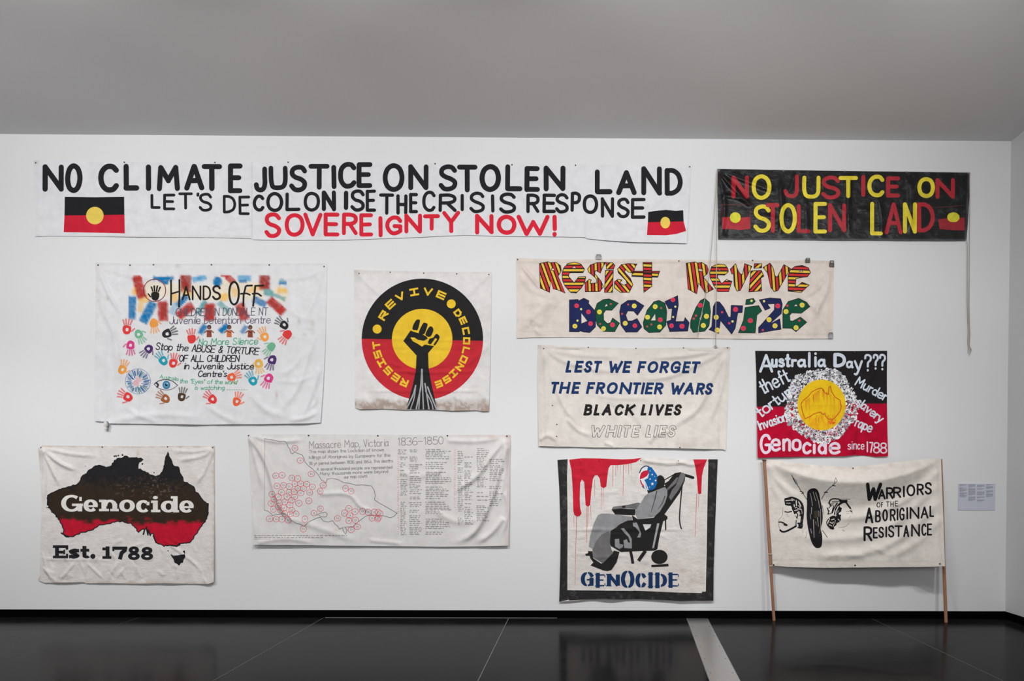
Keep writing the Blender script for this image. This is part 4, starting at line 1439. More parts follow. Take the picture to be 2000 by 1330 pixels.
# ================================================================== BANNER: fist roundel
def banner_fist():
    K = Fr(680, 515, 4.4345)
    out = [K(*p) for p in [(50, 52), (300, 60), (600, 66), (900, 72), (1242, 72), (1240, 400), (1232, 800), (1218, 1278), (1160, 1280), (1120, 1270), (900, 1274), (700, 1262), (500, 1268), (300, 1256), (100, 1262), (60, 1245), (58, 900), (52, 400)]]
    rd = []
    for p, w, a in [([(60, 640), (600, 655), (1230, 670)], 8, .003), ([(120, 750), (600, 748), (1180, 760)], 9, -.003), ([(350, 925), (700, 940), (1160, 930)], 12, .005), ([(130, 1100), (640, 1100), (1200, 1105)], 8, .004), ([(400, 905), (700, 915), (900, 905)], 9, -.005),
                    ([(650, 100), (648, 1250)], 8, .0025), ([(60, 60), (300, 300)], 20, .004), ([(1230, 80), (1000, 300)], 20, .004), ([(930, 980), (920, 1180)], 16, .005), ([(1220, 700), (1000, 900)], 20, .004), ([(350, 850), (600, 960)], 14, .004), ([(90, 300), (1200, 310)], 9, .0015)]:
        rd.append(([K(*q) for q in p], w / 4.43, a, .15, .15))
    dep = std_depth(530, 800, 690, 960, bot=.016, top=.007, wave=.007, nz=.0022, seed=91, ridges=rd, wl=44)

    def col(X, Y):
        c = np.tile(pc(214, 212, 211), (len(X), 1))
        n = fbm(X, Y, 8, 95, 4)
        m = smooth01((Y - 777 + 9 * fbm(X, Y, 16, 97, 3)) / 15) * (.45 + .5 * smooth01(n * 2.5 + .5)) + .12 * smooth01(fbm(X, Y, 34, 99, 3) * 2) + .25 * np.exp(-((X - 694) ** 2 + (Y - 531) ** 2) / 30) + .1 * np.exp(-((Y - 531) / 3) ** 2)
        m = np.clip(m, 0, .85)[:, None]
        return c * (1 - m) + pc(150, 128, 114) * m
    b = Banner('square off-white banner with raised black fist on a black, red and yellow roundel', out, dep, col, M_CANVAS)
    cx, cy, R = 643, 655, 526
    BK, RD, YL = pc(38, 37, 38), pc(186, 44, 54), pc(232, 186, 52)
    ro = Part(b, 'painted_roundel', 1)
    a0 = math.asin(0.0)
    top = [(cx + R * math.cos(t), cy + R * 1.0 * math.sin(t)) for t in np.linspace(math.pi + .01, 2 * math.pi + .025, 44)]
    bot = [(cx + R * math.cos(t), cy + R * 1.0 * math.sin(t)) for t in np.linspace(.025, math.pi + .01, 44)]
    ro.poly(K, top, BK)
    ro.poly(K, bot, RD)
    ro.circ(K, 641, 653, 262, YL, dl=1, n=56)
    arm = Part(b, 'painted_fist', 4)
    arm.poly(K, [(540, 578), (575, 592), (640, 610), (680, 632), (690, 650), (664, 700), (745, 712), (693, 775), (697, 905), (715, 1010), (740, 1130), (772, 1262), (498, 1262), (530, 1160), (562, 1040), (585, 930), (592, 795), (478, 670)], BK)
    arm.poly(K, [(540, 638), (575, 640), (605, 660), (655, 668), (688, 650), (700, 690), (664, 700), (640, 718), (600, 692), (560, 672)], YL, dl=1, smooth=False)
    arm.poly(K, [(560, 622), (600, 616), (660, 630), (655, 658), (610, 655)], BK, dl=2)
    for pts in ([(588, 490), (600, 484), (622, 492), (604, 568), (585, 576), (556, 566), (566, 525)], [(650, 515), (672, 514), (688, 528), (664, 600), (645, 612), (612, 602), (625, 560)],
                [(705, 545), (728, 548), (738, 575), (722, 618), (700, 634), (670, 618), (682, 580)], [(765, 608), (792, 640), (750, 708), (722, 700), (692, 688), (705, 650), (735, 640)]):
        arm.poly(K, pts, BK, dl=2, smooth=True)
    arm.poly(K, [(755, 645), (772, 652), (735, 706), (715, 700)], YL, dl=3)
    arm.line(K, [(692, 700), (740, 708)], 10, YL, dl=3)
    gr = Part(b, 'painted_root', 7)
    for pts, w in (([(638, 915), (633, 1010), (625, 1090), (590, 1255)], 13), ([(640, 915), (645, 1080), (652, 1258)], 11), ([(585, 1055), (560, 1140), (505, 1255)], 12), ([(585, 1055), (572, 1160), (540, 1258)], 9), ([(665, 1038), (680, 1130), (700, 1258)], 12),
                   ([(688, 1068), (720, 1150), (765, 1258)], 13), ([(670, 1100), (720, 1200), (735, 1258)], 9), ([(620, 1130), (612, 1258)], 10)):
        gr.line(K, pts, w, pc(160, 160, 162), smooth=True)

    def arc(part, ch, x, y, gw, gh, w):
        ang = math.atan2(y - cy, x - cx) + math.pi / 2
        c, s_ = math.cos(ang), math.sin(ang)
        px, py = K(x, y)

        def xf(a, d):
            return (px + a * c - d * s_, py + a * s_ + d * c)
        part.glyph(ch, -gw / 2 / K.s, -gh / 2 / K.s, gw / 2 / K.s, gh / 2 / K.s, w / K.s, YL, cap='sq', xf=xf)
    for word, gw, gh in (([('R#', 305, 448), ('E#', 365, 352), ('V', 452, 285), ('I#', 572, 245), ('V', 692, 243), ('E#', 805, 272)], 78, 66),
                         ([('D#', 950, 428), ('E#', 995, 492), ('C#', 1020, 582), ('O#', 1026, 668), ('L', 1020, 752), ('O#', 1000, 828), ('N#', 965, 892), ('I#', 912, 950), ('S#', 855, 1002), ('E#', 786, 1042)], 62, 62),
                         ([('R#', 486, 1030), ('E#', 412, 985), ('S#', 346, 926), ('I#', 290, 858), ('S#', 256, 786), ('T', 244, 706)], 66, 66)):
        t = Part(b, 'letter', 3)
        for ch, x, y in word:
            arc(t, ch, x, y, gw, gh, 16)
    dt = Part(b, 'painted_dot', 3)
    dt.circ(K, 893, 348, 39, YL)
    dt.circ(K, 251, 566, 39, YL)
    b.done()
    b.pins([K(94, 85), K(365, 75), K(655, 82), K(940, 88), K(1218, 94)], r=.007)


banner_fist()


# ================================================================== BANNER: hands off (white sheet with handprints)
def banner_hands():
    H1, H2, H3, H4 = Fr(170, 500, 7.388), Fr(400, 500, 7.388), Fr(170, 660, 7.188), Fr(400, 660, 7.188)
    out = [(186, 512), (210, 513.5), (280, 514.5), (340, 515), (450, 514.5), (560, 514.5), (636, 514.5), (639, 518), (638, 580), (635, 680), (631, 760), (626, 825.5),
           (600, 827), (560, 827.5), (500, 828.5), (440, 829), (395, 829.5), (300, 828), (213, 827), (211, 824), (184, 822.5), (183.5, 780), (185, 700), (186.5, 600)]
    rd = [([(191, 518), (210, 570), (240, 620)], 4, .007), ([(191, 518), (200, 600), (225, 660), (230, 780)], 6, .006), ([(191, 518), (260, 540), (330, 545)], 5, .004), ([(634, 520), (600, 540), (540, 545)], 4, .004), ([(634, 520), (615, 580), (590, 640)], 5, .004),
          ([(205, 640), (203, 740), (206, 826)], 4.5, .0035, .1, 0), ([(191, 600), (192, 820)], 4, .002, .2, 0), ([(205, 826), (300, 810), (400, 815)], 6, .004), ([(236, 790), (280, 815), (320, 826)], 5, .004), ([(480, 760), (520, 800), (560, 812)], 7, .005),
          ([(622, 640), (600, 700), (580, 760), (540, 810)], 6, .006), ([(630, 700), (612, 760), (590, 820)], 5, .007), ([(600, 680), (570, 720), (540, 735)], 5, .004), ([(535, 743), (580, 745), (620, 730)], 4, .003), ([(625, 800), (600, 815), (560, 822)], 4, .006),
          ([(190, 519), (630, 521)], 2, -.002, 0, 0), ([(400, 790), (440, 815), (470, 825)], 5, .004), ([(610, 760), (618, 780), (606, 800)], 3, .004), ([(560, 600), (600, 625), (630, 620)], 6, .003)]
    dep0 = std_depth(515, 828, 186, 638, bot=.020, top=.006, wave=.008, nz=.0018, seed=101, ridges=rd, wl=62, cell=26)

    def dep(X, Y):
        return dep0(X, Y) + .016 * smooth01((Y - 780) / 50) * (smooth01(1 - np.abs(X - 370) / 50) + .5 * smooth01(1 - np.abs(X - 585) / 30))
    BLU, BL2, RD, RD2, OR, PE, TE = (8, 112, 166), (110, 165, 200), (176, 52, 46), (150, 52, 46), (232, 180, 90), (230, 208, 172), (96, 156, 158)
    sp = []

    def a(fr, c, *v):
        x0, y0, x1, y1, w = v[:5]
        al = v[5] if len(v) > 5 else 1
        sp.append((pc(*c), fr(x0, y0) + fr(x1, y1), w / 7.39 * 1.12, al))
    a(H1, PE, 900, 470, 1850, 540, 190, .55)
    a(H1, OR, 690, 490, 690, 520, 70, .9)
    a(H1, OR, 770, 600, 880, 620, 100, .8)
    a(H1, OR, 790, 660, 760, 780, 80, .7)
    a(H1, RD, 690, 310, 770, 330, 70, .9)
    a(H1, RD, 720, 330, 790, 570, 120)
    a(H1, RD2, 700, 330, 790, 560, 40, .5)
    a(H1, BLU, 650, 610, 645, 880, 100)
    a(H1, BLU, 940, 700, 820, 930, 120)
    a(H1, RD, 1090, 690, 1100, 900, 130)
    a(H1, RD2, 1110, 700, 1110, 860, 90, .8)
    a(H1, BLU, 960, 320, 1230, 320, 50)
    a(H1, BLU, 1050, 330, 1150, 380, 70)
    a(H1, RD2, 1425, 300, 1425, 480, 140)
    a(H1, BL2, 1540, 340, 1700, 310, 70)
    a(H1, BLU, 1600, 320, 1640, 310, 40, .6)
    a(H1, BLU, 1420, 590, 1320, 700, 80)
    a(H1, BL2, 1280, 700, 1230, 820, 90, .6)
    a(H1, OR, 1270, 560, 1260, 640, 70, .8)
    a(H1, OR, 1390, 520, 1500, 560, 60, .7)
    a(H1, RD, 1500, 730, 1340, 850, 120)
    a(H1, RD2, 1480, 760, 1400, 820, 60, .7)
    a(H1, TE, 1700, 670, 1600, 830, 65)
    a(H1, RD, 1760, 740, 1760, 900, 120)
    a(H2, PE, 250, 470, 780, 520, 240, .6)
    a(H2, PE, 1050, 480, 1150, 600, 150, .6)
    a(H2, BLU, 180, 360, 185, 390, 110)
    a(H2, RD, 240, 275, 330, 290, 40)
    a(H2, RD, 330, 300, 400, 370, 80, .9)
    a(H2, OR, 290, 590, 270, 600, 110, .9)
    a(H2, OR, 420, 480, 440, 560, 80, .6)
    a(H2, OR, 640, 500, 780, 450, 70, .7)
    a(H2, BL2, 500, 320, 640, 320, 80)
    a(H2, BLU, 510, 370, 590, 360, 40, .8)
    a(H2, RD2, 862, 320, 866, 450, 140)
    a(H2, BLU, 1080, 390, 1160, 390, 50, .9)
    a(H2, TE, 1110, 350, 1110, 350, 70, .6)
    a(H2, OR, 1060, 500, 1180, 500, 60, .9)
    a(H2, TE, 880, 520, 960, 540, 80, .9)
    a(H2, TE, 960, 545, 1150, 620, 50, .8)
    a(H2, BLU, 720, 630, 860, 690, 90, .9)
    a(H2, RD, 950, 650, 1120, 800, 115)
    a(H2, RD2, 930, 650, 1040, 740, 60, .7)
    a(H2, RD, 80, 720, 70, 890, 120)
    a(H2, RD2, 90, 740, 60, 800, 70, .7)
    a(H2, TE, 210, 680, 340, 800, 70, .8)
    a(H2, RD, 510, 720, 570, 890, 120)
    a(H2, RD2, 520, 760, 560, 830, 60, .7)
    a(H2, BLU, 235, 1080, 320, 1000, 75)
    a(H2, BLU, 545, 1095, 590, 1020, 65, .8)
    a(H1, BLU, 1640, 1100, 1700, 1010, 75)

    def col(X, Y):
        c = np.tile(pc(212, 212, 214), (len(X), 1))
        n = fbm(X, Y, 10, 121, 3)
        m = .16 * np.exp(-((X - 190) / 5) ** 2 - ((Y - 570) / 50) ** 2) * smooth01(n * 2 + .6)
        for (x, y, rx, ry, k) in ((346, 519, 4, 4, .4), (210, 583, 4, 5, .3), (584, 628, 2, 7, .3), (611, 637, 3, 12, .35), (603, 643, 6, 2, .25), (540, 770, 2.5, 8, .4), (572, 660, 3, 3, .2), (190, 520, 4, 6, .3), (594, 653, 3, 1.5, .25), (460, 828, 10, 3, .25), (350, 826, 30, 4, .08), (560, 820, 40, 8, .06)):
            m = m + k * np.exp(-((X - x) / rx) ** 2 - ((Y - y) / ry) ** 2) * (1 + n)
        m = m + .10 * np.exp(-((Y - 516) / 1.8) ** 2)
        m = np.clip(m, 0, 1)[:, None]
        c = c * (1 - m) + pc(150, 112, 100) * m
        inside = smooth01((X - 249) / 2) * smooth01((562.5 - X) / 2) * smooth01((Y - 535.5) / 2)
        for i, (cc, (x0, y0, x1, y1), w, al) in enumerate(sp):
            k = soft_capsule(X, Y, x0, y0, x1, y1, w, .26, i) * al * inside * (.95 + .12 * vnoise(X, Y, 4, i + 50))
            k = np.clip(k, 0, 1)[:, None]
            c = c * (1 - k) + cc * k
        return c
    b = Banner('large white cotton sheet headed HANDS OFF with sprayed colour and small handprints', out, dep, col, M_COTTON)
    K_ = pc(38, 34, 32)
    t = Part(b, 'letter', 3)
    t.g += 1
    t.line(H1, [(1211, 352), (1213, 530), (1210, 702)], 26, K_)
    t.line(H1, [(1332, 345), (1334, 540), (1326, 735)], 26, K_)
    t.line(H1, [(1215, 545), (1330, 510)], 24, K_)
    t.boxes(H1, [('A', 1366, 428, 1494, 640), ('N', 1512, 425, 1648, 640), ('D', 1668, 425, 1790, 636)], 25, K_, wob=.15)
    t.boxes(H2, [('S', 104, 420, 232, 636), ('O', 338, 358, 506, 714)], 30, K_)
    t.g += 1
    t.line(H2, [(556, 720), (560, 560), (590, 440), (605, 428), (680, 425)], 27, K_)
    t.line(H2, [(520, 545), (600, 540), (650, 560)], 24, K_, smooth=True)
    t.g += 1
    t.line(H2, [(697, 720), (715, 560), (728, 430)], 28, K_)
    t.line(H2, [(728, 430), (845, 425)], 25, K_)
    t.line(H2, [(690, 545), (760, 542), (812, 575)], 26, K_, smooth=True)
    hw = Part(b, 'handwriting', 3, stuff=True)
    ink, nav, grn = pc(48, 46, 52), pc(88, 80, 96), pc(66, 160, 122)
    hw.text('CHILDREN IN DONDALE NT', (343, 617), (524, 615.5), 14.5, 1.5, nav, slant=.08, wob=.2)
    hw.text('Juvenile Detention Centre', (331, 632.5), (530, 631), 14, 1.5, pc(96, 88, 108), slant=.05, wob=.2)
    hw.text('No More Silence', (388, 674), (505, 672), 12.5, 1.5, grn, slant=.15, wob=.2)
    hw.text('Stop the ABUSE & TORTURE', (304, 682.5), (506, 693), 13, 1.9, ink, slant=.15, wob=.25)
    hw.text('OF ALL CHILDREN', (350, 706), (468, 706), 12, 1.9, ink, slant=.15, wob=.25)
    hw.text('in Juvenile Justice', (359, 720.5), (497, 721), 12, 1.9, ink, slant=.15, wob=.25)
    hw.text("Centre's", (387, 735.5), (444, 735.5), 11, 1.9, ink, slant=.15, wob=.25)
    hw.text('Australia', (312, 738), (349, 744), 6.5, 1.0, grn, slant=.1, wob=.15)
    hw.text('the "Eyes" of the world', (351, 748), (464, 750.5), 8, 1.1, grn, slant=.15, wob=.15)
    hw.text('is watching', (380, 761), (440, 761), 8, 1.1, grn, slant=.15, wob=.15)
    for i in range(9):
        hw.line(PX, [(443 + i * 4.7, 761), (445 + i * 4.7, 761.2)], 1.0, grn)
    ring = Part(b, 'painted_ring', 4)
    c = H1(975, 495)
    ring.add(stroke(ellipse(c[0], c[1], 160 / 7.388, 160 / 7.388, 36)[0], 1.5, closed=True), pc(130, 50, 52))

    def hand(x, y, ang, size, colr, hollow=False, layer=3, thumb=1, spread=1.0, fade=0.0):
        size *= 1.08
        p = Part(b, 'handprint', layer)
        c_, s_ = math.cos(math.radians(ang)), math.sin(math.radians(ang))

        def xf(u, v):                      # u across, v towards the finger tips
            return (x + size * (u * c_ + v * s_), y + size * (u * s_ - v * c_))
        rr = random.Random(int(x * 7 + y))
        palm = [(-.74, -.55), (-.84, .1), (-.74, .62), (-.25, .78), (.34, .76), (.74, .55), (.8, -.05), (.62, -.62), (.18, -.95), (-.36, -.92)]
        P1_ = catmull([xf(u + rr.uniform(-.05, .05), v + rr.uniform(-.05, .05)) for u, v in palm], True, 3)
        if hollow:
            hol = catmull([xf(u * .36 + rr.uniform(-.05, .05) + .04, v * .36) for u, v in palm], True, 3)
            p.add(tess(P1_, [hol]), colr)
        else:
            p.add(tess(P1_), colr)
        lt = colr * (1 - fade) + pc(212, 212, 214) * fade
        for k, (u0, a1, l, w) in enumerate(((-.55, -24, 1.0, .34), (-.2, -8, 1.28, .36), (.16, 5, 1.34, .36), (.52, 20, 1.1, .33))):
            a1 = math.radians(a1 * spread)
            st, en = .92, .92 + l * .8
            p_a = xf(u0 + math.sin(a1) * .1, st)
            p_m = xf(u0 + math.sin(a1) * (en - st) * .48, st + (en - st) * .48)
            p_n = xf(u0 + math.sin(a1) * (en - st) * .58, st + (en - st) * .58)
            p_e = xf(u0 + math.sin(a1) * (en - st), en)
            p.add(stroke([p_a, p_m], w * size * .82), lt)
            p.add(stroke([p_n, p_e], w * size * .9), lt)
        q0, q1 = xf(thumb * .95, -.25), xf(thumb * 1.45, .3)
        p.add(stroke([q0, q1], .28 * size), lt)
    C = {'r': pc(212, 62, 62), 'g': pc(110, 172, 138), 'o': pc(232, 150, 70), 'k': pc(46, 44, 48), 'm': pc(206, 62, 128), 'p': pc(76, 48, 104), 't': pc(40, 150, 170), 'b': pc(158, 92, 50), 'd': pc(76, 60, 46), 'y': pc(218, 168, 78), 'O': pc(226, 96, 62)}
    for x, y, an, sz, c_, ho, th in [(247.8, 643.5, 5, 9.5, 'r', True, 1), (270.8, 653, 152, 8.8, 'g', True, -1), (300, 631.5, 172, 9, 'o', False, -1), (326.5, 651.6, 68, 9.3, 'k', True, 1), (374.4, 661.5, -4, 9, 'r', False, 1),
                                     (254.9, 674.5, 180, 9, 'm', True, 1), (290, 681.5, 222, 8.8, 'p', True, -1), (319, 704, -36, 9, 't', True, 1), (338.6, 709, 12, 9, 'r', True, 1), (239, 721.5, 20, 9, 'o', True, 1), (249.5, 775, -62, 9.5, 'r', True, -1),
                                     (323.2, 778.5, -55, 9, 'b', True, -1), (355.2, 774.5, 10, 8.5, 'd', True, 1), (415, 779.5, -48, 9, 'r', True, -1), (462.5, 783.8, 18, 8.8, 'O', True, 1), (452.5, 736.5, 68, 8.8, 'O', True, 1), (494, 743.5, -30, 9, 't', True, 1),
                                     (524.5, 739, 205, 9.3, 'm', True, 1), (505, 710.5, 172, 9, 'y', True, 1), (531.2, 703, 200, 9.3, 'p', True, 1), (529.5, 677.5, 218, 8.8, 'g', False, 1), (561, 653.5, 218, 9.3, 'r', False, 1), (517, 657.5, -22, 9, 'o', True, -1),
                                     (554.8, 634.5, -52, 9, 'k', True, 1)]:
        hand(x, y, an, sz, C[c_], ho, 3, th, 1.0, .25)
    c = H1(985, 575)
    hand(c[0], c[1], 4, 9.0, K_, False, 5, -1, 1.15)
    # three small painted figures
    for x, y in ((408.5, 646.5), (447.6, 646.5), (488.8, 646.8)):
        p = Part(b, 'painted_figure', 3)
        br = pc(132, 84, 66)
        p.add(ellipse(x, y - 7.5, 4.2, 4.6, 16), pc(66, 52, 52))
        p.add(ellipse(x, y - 6.2, 2.7, 3.2, 14), br, 1)
        p.add([[(x - 4.4, y - 2), (x + 4.4, y - 2), (x + 5, y + 12), (x - 5, y + 12)]], pc(196, 108, 62) if x == 447.6 else pc(138, 72, 58))
        p.add(stroke([(x - 4, y - 1), (x - 9, y + 3)], 2.2), br)
        p.add(stroke([(x + 4, y - 1), (x + 8.5, y + 3)], 2.2), br)
        p.add(stroke([(x - 3, y + 1), (x + 3, y + 3)], 1.6), pc(90, 60, 52), 1)
    # globe of radiating lines with a pale hand
    g = Part(b, 'painted_globe', 2)
    cx, cy = H3(715, 610)
    R = 24.6
    rr = random.Random(3)
    g.add(stroke(ellipse(cx, cy, R, R, 40)[0], 1.0, closed=True), pc(112, 134, 170))
    for i in range(62):
        a_ = 2 * math.pi * i / 62 + rr.uniform(-.03, .03)
        r0 = rr.uniform(.34, .62) * R
        r1 = rr.uniform(.8, .98) * R
        cc = rr.choice([pc(46, 92, 150), pc(120, 146, 150), pc(150, 176, 190), pc(90, 130, 130), pc(60, 100, 160)])
        ox, oy = -3, 2
        g.add(stroke([(cx + ox * (1 - r0 / R) + r0 * math.cos(a_), cy + oy * (1 - r0 / R) + r0 * math.sin(a_)), (cx + r1 * math.cos(a_), cy + r1 * math.sin(a_))], rr.uniform(.8, 1.9)), cc)
    hand(cx - 4, cy + 3, 38, 6.0, pc(214, 170, 178), False, 4, 1)
    e = Part(b, 'painted_eye', 2)
    cx, cy = H3(1113, 658)
    up = [(cx - 24, cy - 1), (cx - 14, cy - 8), (cx, cy - 10), (cx + 12, cy - 7), (cx + 22, cy + 1)]
    lo = [(cx - 23, cy), (cx - 14, cy + 7), (cx, cy + 10), (cx + 12, cy + 8), (cx + 22, cy + 1)]
    e.line(PX, up, 1.6, pc(70, 62, 76), smooth=True)
    e.line(PX, lo, 1.2, pc(96, 88, 100), smooth=True)
    e.line(PX, [(cx - 20, cy - 4), (cx - 16, cy), (cx - 18, cy + 4)], 3.6, pc(62, 56, 66), smooth=True)
    e.add(ellipse(cx, cy + .3, 7.6, 8.2, 24), pc(56, 112, 148))
    e.add(ellipse(cx, cy + .3, 5.2, 5.6, 20), pc(92, 150, 178), 1)
    e.add(ellipse(cx, cy, 2.8, 3, 16), pc(30, 48, 84), 2)
    e.add(ellipse(cx + 1.5, cy - 2, 1.2, 1.2, 10), pc(210, 216, 222), 3)
    b.done()
    b.pins([(191.8, 517.8), (300, 517), (413, 517), (526, 517.5), (633, 520.5), (254, 518)], r=.008)
    # knotted tie at the lower left corner
    q = [b.at(208, 822, .002), P(206.5, 826, .04), P(207.5, 829.5, .036), P(205.5, 833, .034), P(206, 838, .034)]
    V, F = tube(q, [.01, .02, .024, .017, .022], 8)
    o = mesh_obj('corner_tie', [Vector(v) - b.root.location for v in V], F, M_COTTON_PLAIN, smooth=True)
    o.parent = b.root


M_COTTON_PLAIN = flat_mat('plain_cotton', tuple(pc(206, 204, 204)), 0.95, nscale=120, var=.08, bump=.5)
banner_hands()


# ================================================================== BANNER: genocide est. 1788
def banner_map_genocide():
    K = Fr(60, 855, 4.4324)
    out = [K(*p) for p in [(64, 92), (80, 76), (100, 67), (400, 70), (700, 72), (1000, 74), (1300, 70), (1592, 72), (1592, 300), (1590, 850), (1586, 1250), (1545, 1264), (1300, 1262), (1100, 1260), (900, 1264), (700, 1258), (480, 1260), (460, 1250), (300, 1254),
                               (120, 1256), (62, 1232), (80, 1190), (84, 900), (92, 600), (80, 300)]]
    rd = []
    rr = random.Random(12)
    for i in range(34):
        x, y = rr.uniform(90, 1560), rr.uniform(860, 1220)
        an = rr.choice([.8, 2.3, 1.2, .4, 2.8]) + rr.uniform(-.2, .2)
        l = rr.uniform(80, 220)
        rd.append(([K(x, y), K(x + l * math.cos(an), y + l * math.sin(an))], rr.uniform(1.6, 3.2), rr.choice([.0025, .003, -.002, .002]), .3, .3))
    for p, w, a_ in [([(90, 90), (170, 250), (260, 430)], 14, .008), ([(90, 90), (250, 220), (420, 290)], 14, .009), ([(90, 85), (350, 140), (600, 160)], 12, .006), ([(95, 100), (120, 300), (110, 600)], 14, .006), ([(1580, 90), (1480, 160), (1250, 200)], 14, .006),
                     ([(1580, 90), (1420, 120), (1200, 110)], 12, .005), ([(1580, 100), (1500, 300), (1400, 430)], 14, .005), ([(470, 860), (475, 1250)], 9, .004), ([(910, 800), (915, 1250)], 8, .003), ([(1340, 900), (1345, 1250)], 8, .003), ([(835, 350), (838, 640)], 8, .003),
                     ([(100, 1050), (760, 1060)], 8, .003), ([(1150, 880), (1500, 1150)], 12, .004), ([(480, 1080), (640, 1230)], 9, .004), ([(250, 1230), (400, 1060)], 9, .004), ([(110, 1120), (190, 1245)], 9, .004)]:
        rd.append(([K(*q) for q in p], w / 4.43, a_, .1, .3))
    dep = std_depth(871, 1139, 74, 418, bot=.018, top=.006, wave=.008, nz=.0024, seed=131, ridges=rd, wl=40, cell=20)

    def col(X, Y):
        c = np.tile(pc(212, 207, 204), (len(X), 1))
        n = fbm(X, Y, 14, 135, 4)
        dl, dr, dt, db = X - 76, 418 - X, Y - 872, 1139 - Y
        m = .5 * smooth01((3.5 + 4 * n - dl) / 5) + .5 * smooth01((4.5 + 6 * n - dr) / 6) + .5 * smooth01((2.5 + 4 * n - dt) / 4) + .5 * smooth01((4.5 + 8 * n - db) / 7)
        m = m + .2 * smooth01(1 - np.hypot((X - 385) / 26, (Y - 935) / 14)) * smooth01(n + .7) + .5 * np.exp(-((X - 270) / 2.5) ** 2 - ((Y - 886) / 7) ** 2) * smooth01(n * 3 + .5)
        m = np.clip(m, 0, .8)[:, None]
        return c * (1 - m) + pc(170, 142, 118) * m
    b = Banner('cream canvas banner with black and red continent map lettered Genocide Est. 1788', out, dep, col, M_CRUMPLE)
    pts = [(1190, 128), (1203, 175), (1225, 210), (1235, 248), (1270, 248), (1286, 275), (1290, 305), (1312, 340), (1322, 382), (1370, 398), (1415, 432), (1428, 470), (1460, 492), (1470, 515), (1500, 545), (1535, 575), (1530, 610), (1538, 650), (1528, 690), (1500, 740),
           (1460, 790), (1420, 850), (1390, 900), (1360, 912), (1300, 912), (1260, 938), (1210, 928), (1150, 936), (1090, 912), (1070, 870), (1052, 822), (1030, 840), (1015, 815), (1004, 770), (985, 800), (972, 786), (930, 820), (905, 775), (870, 745), (800, 725), (740, 725), (680, 742), (600, 752),
           (540, 797), (480, 812), (420, 827), (370, 850), (310, 857), (278, 832), (288, 805), (270, 760), (250, 715), (215, 668), (185, 640), (165, 610), (152, 570), (146, 530), (150, 495), (180, 475), (230, 455), (290, 437), (340, 420), (400, 405), (425, 380), (432, 345), (455, 320), (478, 322),
           (490, 290), (520, 275), (545, 250), (590, 233), (630, 250), (655, 255), (695, 250), (705, 225), (725, 200), (750, 182), (780, 180), (815, 158), (850, 170), (900, 172), (950, 178), (968, 190), (938, 210), (928, 262), (965, 280), (1000, 302), (1050, 322), (1085, 332), (1125, 322), (1142, 290), (1155, 245), (1158, 200), (1172, 170)]
    rr = random.Random(4)
    jag = []
    for i, p in enumerate(pts):
        q = pts[(i + 1) % len(pts)]
        k = max(1, int(math.hypot(q[0] - p[0], q[1] - p[1]) / 13))
        for t in range(k):
            u = t / k
            jag.append((p[0] + (q[0] - p[0]) * u + rr.uniform(-4.5, 4.5), p[1] + (q[1] - p[1]) * u + rr.uniform(-4.5, 4.5)))

    def mapcol(X, Y):
        y = (Y - 855) * 4.4324
        x = (X - 60) * 4.4324
        n = fbm(X, Y, 6, 141, 3)
        n2 = fbm(X * .6, Y * 1.5, 10, 143, 3)
        k, br, rd_ = pc(34, 34, 36), pc(50, 40, 32), pc(184, 24, 48)
        m1 = smooth01((y - 330 + 120 * n) / 140)[:, None]
        m2 = smooth01((y - 700 + 55 * n2 + 14 * n + (x - 800) * -.015) / 55)[:, None]
        c = k * (1 - m1) + br * m1
        c = c * (1 - m2) + rd_ * m2
        sp_ = (smooth01((vnoise(X, Y, 3.1, 147) - .42) * 3) * smooth01(1 - np.hypot((x - 1000) / 420, (y - 440) / 170)))[:, None] * .35
        return (c * (1 - sp_) + pc(150, 130, 112) * sp_) * (1 + .12 * n)[:, None]
    m = Part(b, 'painted_map', 1)
    m.poly(K, jag, mapcol)
    lo = [q for q in jag]
    m.line(K, lo + [lo[0]], 9, BLK * .9, dl=1, closed=True)
    for p in ([(265, 825), (300, 845), (330, 858)], [(985, 800), (975, 835)], [(1000, 775), (1015, 840)], [(1020, 800), (1035, 845)], [(1215, 930), (1260, 938), (1290, 925)], [(150, 500), (146, 580)], [(1535, 570), (1532, 660)], [(1062, 850), (1085, 905)]):
        m.line(K, p, 13, BLK * .9, dl=1)
    isl = Part(b, 'painted_island', 1)
    isl.poly(K, [(1208, 1005), (1235, 1020), (1262, 1018), (1300, 1012), (1335, 1008), (1338, 1030), (1322, 1060), (1318, 1082), (1300, 1085), (1285, 1108), (1262, 1090), (1245, 1082), (1235, 1050), (1220, 1030)], BLK)
    for x, y, r in ((1190, 978, 6), (1328, 985, 10), (1332, 998, 6), (740, 158, 8), (725, 161, 8), (758, 154, 7), (795, 150, 8), (966, 226, 8), (1068, 302, 5), (474, 246, 4), (150, 606, 6), (138, 604, 4), (472, 318, 8)):
        isl.circ(K, x, y, r, BLK, n=7, wob=.3)
    # slab serif lettering
    WH = pc(220, 217, 213)

